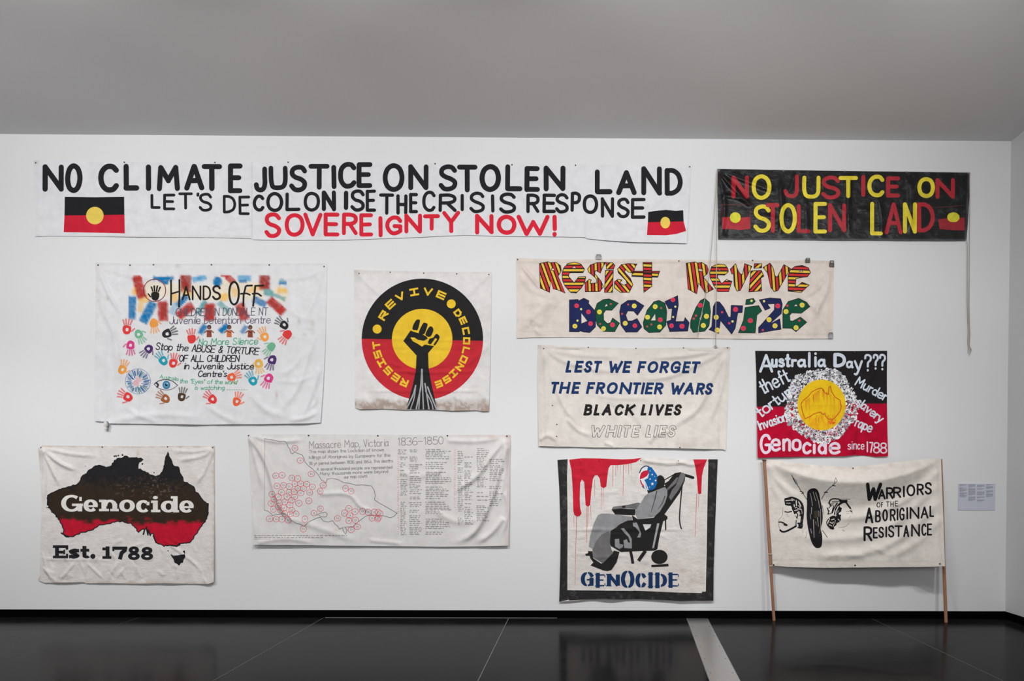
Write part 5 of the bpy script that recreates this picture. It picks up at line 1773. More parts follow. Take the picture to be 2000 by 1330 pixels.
    def slab(part, fr, ch, x0, y0, x1, y1, colr, th, tv):
        """heavy slab letters: th thickness of flats, tv of stems"""
        part.g += 1

        def R(a0, b0, a1, b1):
            part.line(fr, [((a0 + a1) / 2, b0), ((a0 + a1) / 2, b1)], a1 - a0, colr, cap='butt')
        w, h = x1 - x0, y1 - y0

        def ring(cx0, cy0, cx1, cy1, a0=0, a1=360):
            k = 22
            rx, ry = (cx1 - cx0) / 2 - tv / 2, (cy1 - cy0) / 2 - th / 2
            mx, my = (cx0 + cx1) / 2, (cy0 + cy1) / 2
            pp = [fr(mx + rx * math.cos(math.radians(a0 + (a1 - a0) * i / k)), my + ry * math.sin(math.radians(a0 + (a1 - a0) * i / k))) for i in range(k + 1)]
            full = abs(a1 - a0) >= 360
            part.add(stroke(pp[:-1] if full else pp, tv / fr.s, 'butt', full, (th / fr.s, tv / fr.s)), colr)
        if ch == 'o':
            ring(x0, y0, x1, y1)
        elif ch == 'c':
            ring(x0, y0, x1, y1, 40, 310)
            R(x1 - tv * .85, y0 + h * .14, x1 - tv * .25, y0 + h * .42)
        elif ch == 'e':
            ring(x0, y0, x1, y1, 38, 360)
            R(x0 + tv * .5, y0 + h * .47, x1 - 2, y0 + h * .47 + th * .8)
        elif ch == 'G':
            ring(x0, y0, x1 - tv * .15, y1, 30, 312)
            R(x1 - tv * .75, y0 + h * .12, x1 - tv * .25, y0 + h * .36)
            R(x1 - tv * 1.05, y0 + h * .56, x1 - tv * .15, y1 - h * .02)
            R(x0 + w * .5, y0 + h * .52, x1, y0 + h * .52 + th)
        elif ch == 'd':
            ring(x0, y0 + h * .27, x1 - tv * .6, y1)
            R(x1 - tv * 1.25, y0, x1 - tv * .3, y1)
            R(x1 - tv * 1.7, y0, x1 - tv * .6, y0 + th)
            R(x1 - tv * .6, y1 - th, x1, y1)
        elif ch == 'i':
            R(x0 + w * .2, y0 + h * .28, x0 + w * .2 + tv, y1)
            R(x0, y0 + h * .28, x0 + w * .5, y0 + h * .28 + th)
            R(x0, y1 - th, x1, y1)
            part.add(ellipse(*fr(x0 + w * .2 + tv * .5, y0 + h * .1), tv * .52 / fr.s, h * .1 / fr.s, 14), colr)
        elif ch == 'n':
            R(x0 + w * .12, y0, x0 + w * .12 + tv, y1)
            R(x0, y0, x0 + w * .25, y0 + th)
            R(x0, y1 - th, x0 + w * .5, y1)
            R(x1 - w * .08 - tv, y0 + h * .35, x1 - w * .08, y1)
            R(x1 - w * .44, y1 - th, x1, y1)
            ring(x0 + w * .12 + tv * .2, y0, x1 - w * .08, y0 + h * 1.1, 180, 360)
        elif ch == 'E':
            R(x0 + w * .14, y0, x0 + w * .14 + tv, y1)
            R(x0, y0, x1, y0 + th)
            R(x0, y1 - th, x1, y1)
            R(x0 + w * .2, y0 + h * .42, x1 - w * .2, y0 + h * .42 + th)
            R(x1 - w * .16, y0, x1, y0 + h * .34)
            R(x1 - w * .14, y1 - h * .36, x1, y1)
            R(x1 - w * .32, y0 + h * .34, x1 - w * .2, y0 + h * .68)
        elif ch == 's':
            a = [(x1 - tv * .5, y0 + h * .3), (x0 + w * .6, y0 + th * .5), (x0 + tv * .5, y0 + h * .28), (x0 + w * .5, y0 + h * .5), (x1 - tv * .5, y0 + h * .72), (x0 + w * .45, y1 - th * .5), (x0 + tv * .4, y0 + h * .75)]
            q = catmull([fr(*z) for z in a], False, 5)
            part.add(stroke(q, tv / fr.s, 'butt', False, (th * 1.25 / fr.s, tv * .95 / fr.s)), colr)
            R(x1 - tv * .55, y0, x1 - tv * .1, y0 + h * .36)
            R(x0 + tv * .05, y0 + h * .64, x0 + tv * .5, y1)
        elif ch == 't':
            R(x0 + w * .22, y0, x0 + w * .22 + tv, y1 - th)
            R(x0, y0 + h * .24, x1 - w * .05, y0 + h * .24 + th)
            ring(x0 + w * .22, y0 + h * .55, x1 + tv * .2, y1, 20, 180)
        elif ch == '1':
            R(x0 + w * .36, y0, x0 + w * .36 + tv, y1)
            R(x0, y1 - th, x1, y1)
            R(x0, y0 + th * .4, x0 + w * .45, y0 + th * 1.4)
        elif ch == '7':
            R(x0, y0, x1, y0 + th * 1.15)
            R(x0, y0, x0 + w * .14, y0 + h * .36)
            part.add(stroke([fr(x1 - tv * .35, y0 + th), fr(x0 + w * .62, y0 + h * .5), fr(x0 + w * .5, y1)], tv / fr.s, 'butt'), colr)
        elif ch == '8':
            ring(x0 + w * .06, y0, x1 - w * .06, y0 + h * .54)
            ring(x0, y0 + h * .44, x1, y1)
    L = Part(b, 'letter', 4)
    for ch, x0, y0, x1, y1 in [('G', 263, 494, 452, 640), ('e', 456, 534, 582, 640), ('n', 592, 536, 762, 636), ('o', 766, 536, 902, 642), ('c', 912, 540, 1038, 646), ('i', 1042, 504, 1122, 644), ('d', 1126, 506, 1284, 646), ('e', 1286, 542, 1412, 648)]:
        slab(L, K, ch, x0, y0, x1, y1, WH, 21, 42)
    L = Part(b, 'letter', 2)
    for ch, x0, y0, x1, y1 in [('E', 192, 930, 324, 1044), ('s', 330, 962, 422, 1044), ('t', 430, 936, 510, 1044), ('1', 620, 940, 698, 1048), ('7', 706, 942, 836, 1052), ('8', 842, 940, 944, 1058), ('8', 954, 944, 1060, 1058)]:
        slab(L, K, ch, x0, y0, x1, y1, BLK, 24, 34)
    L.g += 1
    L.circ(K, 538, 1026, 22, BLK, n=18)
    b.done()
    b.pins([K(90, 85), K(620, 80), K(1575, 85), K(1185, 78)], r=.007)
    return slab


slab = banner_map_genocide()


# ================================================================== BANNER: massacre map
def banner_victoria():
    M1, M2 = Fr(475, 840, 5.43), Fr(735, 840, 5.43)
    out = [(483, 848.5), (520, 848), (604, 848), (680, 848.5), (760, 848.5), (860, 849), (930, 849), (997.5, 849), (996, 900), (995, 980), (993, 1065.5), (940, 1067), (860, 1068), (760, 1066.5), (700, 1066), (600, 1065), (495, 1064),
           (493, 1068), (491.5, 1000), (489, 940), (486, 880)]
    rd = []
    for p, w, a_ in [([(486, 850), (520, 905), (545, 985), (580, 1030)], 5, .011), ([(486, 850), (540, 862), (600, 858)], 3.5, .006), ([(486, 850), (505, 920), (515, 960)], 4, .006), ([(990, 856), (960, 890), (930, 930), (880, 965)], 5, .010), ([(992, 856), (975, 920), (955, 985), (925, 1040), (880, 1064)], 6, .014),
                     ([(992, 870), (985, 930), (975, 990)], 4, .006), ([(985, 1010), (960, 1040), (930, 1062)], 5, .008), ([(620, 965), (680, 965), (705, 990), (740, 1000)], 4, .005), ([(860, 905), (840, 960), (860, 985)], 6, .004), ([(500, 1060), (560, 1052), (620, 1062)], 4, .004),
                     ([(560, 1010), (620, 1030), (700, 1058)], 6, .004), ([(490, 960), (500, 1060)], 3, .003), ([(850, 1000), (900, 1020), (950, 1010)], 6, .004), ([(870, 860), (930, 862), (990, 853)], 4, .005), ([(720, 1055), (770, 1060), (790, 1064)], 3, .004),
                     ([(985, 960), (992, 1000), (980, 1050)], 3, .005), ([(780, 920), (820, 930), (870, 915)], 6, .003), ([(985, 880), (992, 930), (986, 1020), (990, 1060)], 2.5, .003)]:
        rd.append((p, w, a_, .08, .25))
    dep0 = std_depth(848, 1066, 485, 996, bot=.026, top=.006, wave=.007, nz=.0018, seed=151, ridges=rd, wl=80)

    def dep(X, Y):
        return dep0(X, Y) + .022 * smooth01((Y - 980) / 80) * smooth01((620 - X) / 130)

    def col(X, Y):
        c = np.tile(pc(208, 206, 205), (len(X), 1))
        n = fbm(X, Y, 16, 155, 3)
        m = .35 * np.exp(-((X - 961) / 8) ** 2 - ((Y - 854) / 4) ** 2) + .14 * np.exp(-((Y - 852) / 3) ** 2) * smooth01((X - 860) / 40) + .16 * smooth01((X - 984 + 4 * n) / 8) + .12 * smooth01((490 - X) / 3) + .3 * np.exp(-((X - 656) / 5) ** 2 - ((Y - 1036) / 3) ** 2) \
            + .15 * np.exp(-((X - 655) / 4) ** 2 - ((Y - 988) / 6) ** 2) + .05 * smooth01(n * 2) + .12 * smooth01((1 - np.hypot(X - 993, Y - 1060) / 26)) + .2 * np.exp(-((X - 493) ** 2 + (Y - 1064) ** 2) / 12)
        m = np.clip(m, 0, 1)[:, None]
        return c * (1 - m) + pc(172, 120, 100) * m
    b = Banner('wide white sheet with hand-drawn Massacre Map of red numbered circles and a written list', out, dep, col, M_COTTON)
    ink, gr_, rd_ = pc(96, 96, 96), pc(116, 114, 114), pc(204, 84, 96)
    ml = Part(b, 'map_outline', 1)
    for i in range(62):
        y = 90 + i * 12.3
        ml.line(M1, [(229 - 5 * i / 62, y), (229 - 5 * i / 62, y + 7)], 5, ink, cap='butt')
    coast = [(225, 850), (260, 858), (290, 880), (310, 905), (370, 895), (430, 885), (470, 905), (500, 950), (560, 990), (610, 1000), (645, 1020), (700, 970), (745, 950), (780, 932), (820, 925), (850, 965), (900, 975), (950, 960), (975, 1000), (1000, 1015), (1020, 1050), (1055, 1035), (1060, 1065), (1085, 1105), (1102, 1060), (1075, 1030),
             (1110, 1025), (1160, 1030), (1195, 990), (1230, 965), (1270, 935), (1300, 912), (1360, 900), (1420, 910), (1466, 906), (1512, 915), (1560, 930), (1600, 915), (1632, 880)]
    ml.line(M1, coast, 5.5, ink)
    ml.line(M1, [(780, 902), (820, 880), (870, 868), (892, 890), (880, 922), (840, 922), (800, 905)], 5, ink)
    ml.line(M1, [(228, 90), (280, 100), (330, 108), (380, 120), (440, 118), (465, 140), (475, 175), (492, 200), (505, 240), (520, 252), (545, 235), (590, 250), (625, 265), (645, 300), (655, 340), (690, 375), (720, 400), (760, 435), (790, 465), (830, 530), (880, 560), (890, 520), (940, 515), (1000, 522), (1060, 555), (1130, 565),
                 (1200, 585), (1260, 580), (1360, 592), (1390, 640), (1400, 690), (1392, 740), (1440, 772), (1500, 805), (1560, 840), (1632, 882)], 5.5, ink)
    cs = Part(b, 'map_circle', 2, label='red numbered circles', stuff=True)
    circ = [(548, 193), (605, 322), (722, 465), (345, 483), (412, 478), (515, 507), (578, 517), (358, 592), (428, 585), (488, 597), (548, 570), (610, 568), (672, 573), (733, 600), (848, 585), (817, 647), (578, 617), (640, 620), (405, 660), (485, 660), (538, 653), (610, 668), (705, 662), (372, 708), (465, 705), (545, 708), (305, 680),
            (325, 735), (695, 750), (590, 775), (515, 745), (440, 762), (385, 770), (295, 778), (495, 795), (320, 838), (370, 810), (432, 825), (515, 850), (395, 850), (440, 885), (500, 890), (560, 888), (280, 940), (350, 945), (410, 945), (475, 955), (655, 945), (638, 1048), (820, 832), (750, 880), (1085, 617), (1145, 648), (1120, 830),
            (1075, 880), (1130, 905), (1185, 865), (1265, 862), (1325, 870), (1390, 870), (1450, 885), (1000, 935), (1120, 960), (1190, 955), (1210, 1025), (1145, 1055), (1365, 935), (1425, 945), (1432 + 0, 870), (1432, 930)]
    rr = random.Random(9)
    for i, (x, y) in enumerate(circ):
        p = ellipse(x, y, 32 + rr.uniform(-3, 3), 32 + rr.uniform(-3, 3), 18, .03)[0]
        cs.line(M1, p, 5, rd_ * rr.uniform(.95, 1.15), closed=True)
        cs.line(M1, [(x - 9, y - 8), (x - 6, y + 9)], 4, gr_)
        cs.line(M1, [(x + 4, y - 8), (x + 10, y), (x + 4, y + 8)], 4, gr_)
    hw = Part(b, 'handwriting', 1, stuff=True)
    hw.text('Massacre Map, Victoria', (604, 876), (761, 871), 14, 1.0, pc(124, 120, 120), wob=.1)
    hw.text('1836-1850', (777, 870), (868, 867), 14.5, 1.1, pc(124, 120, 120), wob=.1)
    for s_, p0, p1 in (('This map shows the Location of known', (604, 885), (751, 881)), ('killings of Aborigines by Europeans for the', (604, 896), (763, 891.5)), ('18 yr period between 1836 and 1853. This deaths', (604, 908), (768, 902.5)),
                       ('A several thousand people are represented', (619, 919), (767, 915)), ('Many thousands more were beyond', (625, 928), (759, 923)), ('our map count', (672, 934.5), (718, 932))):
        hw.text(s_, p0, p1, 5.6, .8, gr_, wob=.08, n=2)
    # the long written list: rows of short unreadable strokes

    def rows(x0, x1, y0, y1, step, colr, dens=.8, w=.75):
        y = y0
        while y < y1:
            x = x0 + rr.uniform(0, 2)
            end = x0 + (x1 - x0) * rr.uniform(.55, 1.0)
            if rr.random() < dens:
                while x < end:
                    l = rr.uniform(2.5, 9)
                    pts = []
                    k = 0
                    xx = x
                    while xx < min(x + l, end + 1):
                        pts.append((xx, y + (1.1 if k % 2 else -1.1) * rr.uniform(.5, 1)))
                        xx += .95
                        k += 1
                    if len(pts) > 1:
                        hw.add(stroke(pts, w, 'butt'), colr * rr.uniform(.9, 1.15))
                    x += l + 1.6
            y += step * rr.uniform(.9, 1.15)
    M3 = Fr(765, 845, 6.047)
    for x0, x1, y0, y1 in ((98, 182, 290, 1210), (205, 355, 290, 1220), (395, 705, 200, 1200), (70, 190, 205, 260), (210, 360, 205, 260), (775, 850, 200, 1090), (855, 960, 200, 1090), (1000, 1150, 190, 1060), (1150, 1330, 270, 880)):
        a0, a1 = M3(x0, y0), M3(x1, y1)
        rows(a0[0], a1[0], a0[1], a1[1], 3.6, gr_ * .95, .86)
    rows(496, 704, 1046, 1050, 3.5, gr_, 1)
    hw.line(PX, [(496, 1053), (528, 1053)], .6, gr_)
    for x, y0, y1 in ((75, 290, 1220), (745, 200, 900), (790, 1000, 1090)):
        y = y0
        while y < y1:
            hw.line(M3, [(x + rr.uniform(-8, 0), y), (x + rr.uniform(2, 12), y + rr.uniform(-6, 10))], 5, pc(206, 120, 124))
            y += rr.uniform(14, 30)
    b.done()
    b.pins([(486, 851), (603, 850.5), (738, 851), (874, 851), (990, 852)], r=.009)


banner_victoria()


# ================================================================== BANNER: wheelchair with black border
def banner_chair():
    K = Fr(1080, 885, 4.4333)
    Wf = Fr(1120, 900, 6.0455)
    out = [K(*p) for p in [(38, 58), (130, 52), (250, 42), (400, 44), (600, 52), (700, 48), (780, 38), (900, 42), (1000, 48), (1150, 52), (1340, 52), (1428, 52), (1418, 300), (1402, 700), (1392, 1000), (1390, 1278), (1250, 1278), (1100, 1282), (1000, 1274), (850, 1270), (730, 1264),
                               (600, 1268), (450, 1262), (300, 1268), (180, 1278), (54, 1288), (62, 1000), (66, 700), (54, 300)]]
    rr = random.Random(31)
    rd = []
    for i in range(26):
        x, y = rr.uniform(130, 1250), rr.uniform(90, 1150)
        l = rr.uniform(60, 260)
        rd.append(([K(x, y), K(x + l, y + rr.uniform(-40, 40))], rr.uniform(1.5, 3), rr.choice([.002, .0025, -.0015]), .3, .3))
    for p, w, a_ in [([(120, 665), (1320, 660)], 7, .003), ([(760, 60), (1000, 90), (1200, 70)], 12, .007), ([(1050, 60), (1200, 100), (1330, 70)], 12, .006), ([(60, 900), (90, 1150)], 16, .004), ([(1390, 700), (1370, 1100)], 16, .004), ([(730, 1260), (720, 1150)], 16, .005),
                     ([(480, 1260), (470, 1160)], 14, .004), ([(1000, 1270), (1010, 1150)], 14, .005), ([(250, 50), (260, 200)], 14, .004), ([(720, 60), (700, 300)], 12, .003)]:
        rd.append(([K(*q) for q in p], w / 4.43, a_, .1, .3))
    dep = std_depth(896, 1172, 1090, 1400, bot=.02, top=.007, wave=.012, nz=.0022, seed=161, ridges=rd, wl=38, cell=18)

    def col(X, Y):
        c = np.tile(pc(213, 208, 204), (len(X), 1))
        n = fbm(X, Y, 12, 165, 4)
        x, y = (X - 1080) * 4.4333, (Y - 885) * 4.4333
        m = .3 * smooth01(1 - np.hypot((x - 1120) / 260, (y - 1060) / 110)) * smooth01(n * 2.5 + .45) + .06 * smooth01(n * 2) + .08 * smooth01((y - 700) / 400)
        m = np.clip(m, 0, 1)[:, None]
        return c * (1 - m) + pc(166, 132, 112) * m
    b = Banner('square banner with thick black border showing a hooded wheelchair figure under red drips', out, dep, col, M_CRUMPLE)

    def bcol(X, Y):
        n = fbm(X, Y, 7, 171, 4)
        m = (smooth01((n - .2) * 3) * .3)[:, None]
        return pc(44, 43, 44) * (1 - m) + pc(104, 102, 102) * m
    bd = Part(b, 'painted_border', 2)
    pts = lambda l: [K(*q) for q in l]
    bd.add([pts([(38, 58), (128, 52), (131, 350), (66, 350)][:4])], bcol)
    bd.shapes.clear()
    bd.grp.clear()
    bd.poly(K, [(39, 58), (128, 52), (122, 200), (128, 600), (126, 1186), (140, 1268), (54, 1287), (62, 1000), (66, 700), (54, 300)], bcol)
    bd.poly(K, [(126, 1186), (500, 1188), (700, 1190), (1060, 1206), (1322, 1212), (1320, 1278), (1250, 1277), (1100, 1281), (1000, 1273), (850, 1269), (730, 1263), (600, 1267), (450, 1261), (300, 1267), (140, 1276)], bcol)
    bd.poly(K, [(1346, 53), (1427, 53), (1417, 300), (1401, 700), (1391, 1000), (1389, 1277), (1288, 1277), (1290, 1200), (1318, 1200), (1330, 900), (1336, 500)], bcol)
    ed = Part(b, 'border_edge', 3)
    for l in ([(131, 56), (128, 300), (130, 700), (128, 1180)], [(1340, 54), (1334, 400), (1328, 800), (1320, 1196)], [(128, 1184), (700, 1188)]):
        ed.g += 1
        ed.line(K, l, 6, pc(226, 224, 222))
    RD = pc(190, 34, 52)
    bl = Part(b, 'painted_drips', 1)

    def bcol2(X, Y):
        n = fbm(X, Y, 9, 175, 3)
        return RD * (1 + .16 * n)[:, None]
    bl.poly(K, [(140, 56), (250, 44), (400, 46), (600, 54), (700, 50), (768, 40), (722, 78), (640, 96), (560, 104), (500, 104), (482, 130), (472, 200), (462, 290), (440, 302), (414, 292), (405, 220), (385, 192), (362, 194), (346, 225), (332, 330), (322, 450), (303, 464), (282, 450), (276, 330), (270, 250), (250, 228), (236, 258),
                (232, 400), (236, 480), (248, 520), (232, 545), (205, 550), (185, 535), (176, 500), (170, 300), (160, 150)], bcol2)
    bl.g += 1
    bl.poly(K, [(1215, 54), (1335, 54), (1305, 130), (1290, 200), (1284, 350), (1270, 356), (1256, 350), (1246, 220), (1232, 120)], bcol2)
    thin = pc(196, 96, 100)
    for l, w in (([(205, 545), (198, 800), (190, 1140)], 5), ([(295, 460), (293, 600), (290, 775)], 6), ([(325, 455), (330, 570)], 4), ([(420, 300), (416, 490)], 4), ([(436, 300), (434, 450)], 3), ([(520, 108), (516, 290)], 5), ([(610, 100), (607, 370)], 5), ([(545, 108), (544, 200)], 4),
                 ([(560, 106), (560, 160)], 4), ([(632, 98), (632, 170)], 4), ([(655, 94), (655, 180)], 4), ([(675, 90), (676, 160)], 4), ([(1246, 350), (1230, 720)], 5), ([(1264, 356), (1260, 470)], 4), ([(180, 545), (182, 650)], 3), ([(362, 230), (362, 380)], 4), ([(308, 465), (300, 640)], 4), ([(585, 104), (585, 190)], 3)):
        bl.g += 1
        bl.line(K, l, w, thin, taper=.4)
    ch = Part(b, 'painted_wheelchair', 2)
    DK, G1, G2, G3 = pc(38, 37, 37), pc(140, 140, 142), pc(108, 107, 108), pc(158, 158, 160)

    def gcol(base):
        def f(X, Y):
            return base * (1 + .14 * fbm(X * 1.2, Y * .8, 9, 181, 3))[:, None]
        return f
    ch.poly(Wf, [(1075, 300), (1195, 145), (1265, 133), (1322, 165), (1315, 235), (1255, 380), (1180, 485), (1075, 632), (1112, 660), (1108, 690), (1060, 715), (1020, 880), (990, 1045), (955, 1062), (740, 1068), (560, 1078), (505, 1045), (445, 1010), (420, 950), (440, 830), (480, 800), (560, 740), (640, 705), (700, 700), (690, 640),
                 (760, 690), (950, 670), (1000, 600), (1100, 400)], DK)
    ch.circ(Wf, 1025, 248, 55, DK, ry=78)
    ch.poly(Wf, [(868, 335), (1000, 280), (1080, 295), (1085, 310), (980, 352), (880, 388)], DK)
    ch.line(Wf, [(675, 1070), (690, 1140), (702, 1215)], 34, DK, cap='butt')
    ch.line(Wf, [(850, 1062), (810, 1120), (768, 1182)], 42, DK, cap='butt')
    ch.circ(Wf, 1015, 1135, 97, DK, ry=85)
    ch.poly(Wf, [(918, 1228), (1120, 1216), (1124, 1246), (922, 1256)], DK)
    ch.line(Wf, [(1282, 300), (1268, 450), (1256, 600), (1254, 700), (1264, 770), (1276, 802)], 15, DK, smooth=True)
    ch.line(Wf, [(1088, 690), (1090, 812)], 16, DK)
    ch.line(K, [(1140, 190), (1180, 202), (1212, 212)], 25, DK)
    ch.line(Wf, [(1078, 225), (1205, 150)], 12, DK)
    ch.line(Wf, [(1082, 275), (1225, 185)], 20, DK)
    ch.poly(Wf, [(172, 1065), (225, 1068), (232, 1150), (330, 1215), (480, 1060), (545, 1075), (510, 1200), (450, 1290), (400, 1303), (350, 1295), (200, 1235), (235, 1200), (200, 1150), (190, 1122), (148, 1122), (138, 1100), (172, 1090)], DK)
    lt = Part(b, 'painted_blanket', 4)
    lt.poly(Wf, [(880, 385), (985, 345), (1080, 308), (1110, 345), (1108, 410), (1080, 500), (1020, 600), (950, 662), (860, 672), (760, 690), (722, 612), (760, 550), (805, 480), (840, 420)], gcol(G1))
    lt.poly(Wf, [(1128, 430), (1165, 340), (1212, 285), (1262, 150), (1300, 138), (1322, 170), (1300, 240), (1240, 345), (1150, 468)], gcol(G2))
    lt.poly(Wf, [(1100, 330), (1140, 290), (1215, 200), (1240, 190), (1215, 260), (1120, 345)], gcol(G2))
    lt.poly(Wf, [(452, 570), (470, 540), (560, 530), (640, 520), (760, 492), (790, 500), (745, 572), (650, 560), (560, 560), (480, 580)], gcol(G2))
    lt.poly(Wf, [(290, 640), (330, 622), (420, 622), (560, 640), (692, 662), (692, 702), (640, 700), (560, 735), (500, 790), (440, 825), (420, 900), (430, 950), (440, 1040), (465, 1080), (345, 1212), (232, 1140), (225, 1040), (180, 1012), (200, 880), (240, 740)], gcol(G1))
    lt.poly(Wf, [(232, 1138), (225, 1050), (260, 960), (330, 870), (400, 835), (440, 840), (430, 960), (450, 1050), (470, 1085), (345, 1212)], gcol(G2), dl=1)
    for l in ([(985, 358), (965, 440), (930, 560), (915, 610)], [(1080, 420), (1050, 500), (1000, 570)], [(600, 545), (600, 560)]):
        lt.line(Wf, l, 12, pc(60, 60, 62), dl=1, taper=.6)
    for q in ([(560, 800), (595, 795), (660, 870), (688, 920), (690, 1035), (600, 1030), (590, 940), (630, 925), (645, 965), (670, 965), (650, 900), (600, 850)], [(488, 925), (538, 918), (545, 980), (590, 990), (580, 1022), (540, 1042), (490, 1010)],
              [(700, 732), (748, 728), (775, 790), (800, 860), (790, 905), (752, 905), (780, 845), (740, 790), (705, 770)], [(988, 738), (1016, 738), (950, 1032), (930, 1032)], [(560, 668), (690, 668), (690, 690), (590, 722), (560, 700)]):
        lt.poly(Wf, q, gcol(G1 if q[0][0] != 988 else G3), dl=1)
    lt.poly(Wf, [(818, 750), (918, 750), (908, 785), (850, 824)], pc(206, 203, 200), dl=1)
    lt.poly(Wf, [(452, 575), (560, 562), (735, 572), (725, 642), (640, 640), (490, 632)], DK, dl=2)
    lt.poly(Wf, [(570, 535), (615, 530), (612, 552), (575, 556)], DK, dl=2)
    fc = Part(b, 'painted_hood', 5)
    BU, NVY, WHT, R2 = pc(24, 96, 158), pc(34, 48, 88), pc(222, 222, 226), pc(190, 34, 60)
    fc.poly(Wf, [(768, 200), (780, 130), (810, 80), (850, 58), (885, 62), (900, 100), (890, 160), (850, 215), (880, 348), (850, 325), (815, 290), (785, 250)], WHT)
    fc.poly(Wf, [(880, 68), (922, 76), (955, 120), (990, 172), (988, 262), (965, 320), (940, 338), (885, 352), (860, 320), (840, 240), (835, 225), (880, 205), (892, 150), (872, 110)], BU, dl=1)
    fc.poly(Wf, [(785, 190), (795, 145), (830, 118), (880, 110), (890, 145), (868, 180), (825, 205), (782, 218)], R2, dl=1)
    fc.line(Wf, [(780, 140), (805, 90), (850, 62), (890, 68)], 12, NVY, dl=1, smooth=True)
    fc.line(Wf, [(790, 230), (805, 270), (830, 300)], 14, R2, dl=1)
    fc.line(Wf, [(838, 235), (868, 300), (882, 345)], 9, WHT, dl=2)
    fc.line(Wf, [(812, 300), (835, 322)], 9, NVY, dl=1)
    for x, y, r in ((930, 162, 13), (970, 232, 14), (932, 272, 20), (905, 215, 11), (905, 118, 7), (960, 185, 6), (900, 310, 7)):
        fc.poly(Wf, [(x + (r if k % 2 == 0 else r * .5) * math.cos(k * math.pi / 5 - 1.57), y + (r if k % 2 == 0 else r * .5) * math.sin(k * math.pi / 5 - 1.57)) for k in range(10)], WHT, dl=2)
    # stencil capitals
    T = Part(b, 'letter', 2)
    NV = pc(26, 52, 92)
    gap = pc(212, 207, 203)

    def serif(cx0, y, w):
        T.line(K, [(cx0 - w / 2, y), (cx0 + w / 2, y)], 8, NV, cap='butt')
    for c_, x0, y0, x1, y1 in (('G', 240, 1032, 352, 1150), ('E', 370, 1048, 456, 1154), ('N', 466, 1044, 580, 1154), ('O', 588, 1018, 706, 1166), ('C', 714, 1042, 806, 1160), ('I', 822, 1042, 868, 1160), ('D', 886, 1044, 988, 1158), ('E', 1000, 1044, 1092, 1156)):
        a0, a1 = K(x0, y0), K(x1, y1)
        T.glyph(c_, a0[0], a0[1], a1[0], a1[1], 30 / 4.43, NV, cap='sq' if c_ != 'N' else 'butt', nib=(13 / 4.43, 36 / 4.43))
        if c_ in 'EDIN':
            sx = x0 + 18 if c_ != 'I' else (x0 + x1) / 2
            for yy in (y0 + 5, y1 - 5):
                T.line(K, [(sx - 24, yy), (sx + 24, yy)], 9, NV, cap='butt')
        if c_ in 'GOC':
            for yy in ((y0 - 1, y0 + 22), (y1 - 22, y1 + 1)):
                T.line(K, [((x0 + x1) / 2 + 2, yy[0]), ((x0 + x1) / 2 + 2, yy[1])], 7, gap, cap='butt', dl=1)
        if c_ in 'D':
            for yy in ((y0 - 1, y0 + 22), (y1 - 22, y1 + 1)):
                T.line(K, [(x0 + 44, yy[0]), (x0 + 44, yy[1])], 7, gap, cap='butt', dl=1)
        if c_ == 'E':
            T.line(K, [(x1 - 8, y0 + 4), (x1 - 6, y0 + 28)], 7, NV, cap='butt')
            T.line(K, [(x1 - 8, y1 - 28), (x1 - 4, y1 - 4)], 7, NV, cap='butt')
    b.done()
    b.pins([K(65, 80), K(760, 62), K(1400, 78), K(400, 66), K(1345, 66), K(1085, 66)], r=.006)


banner_chair()


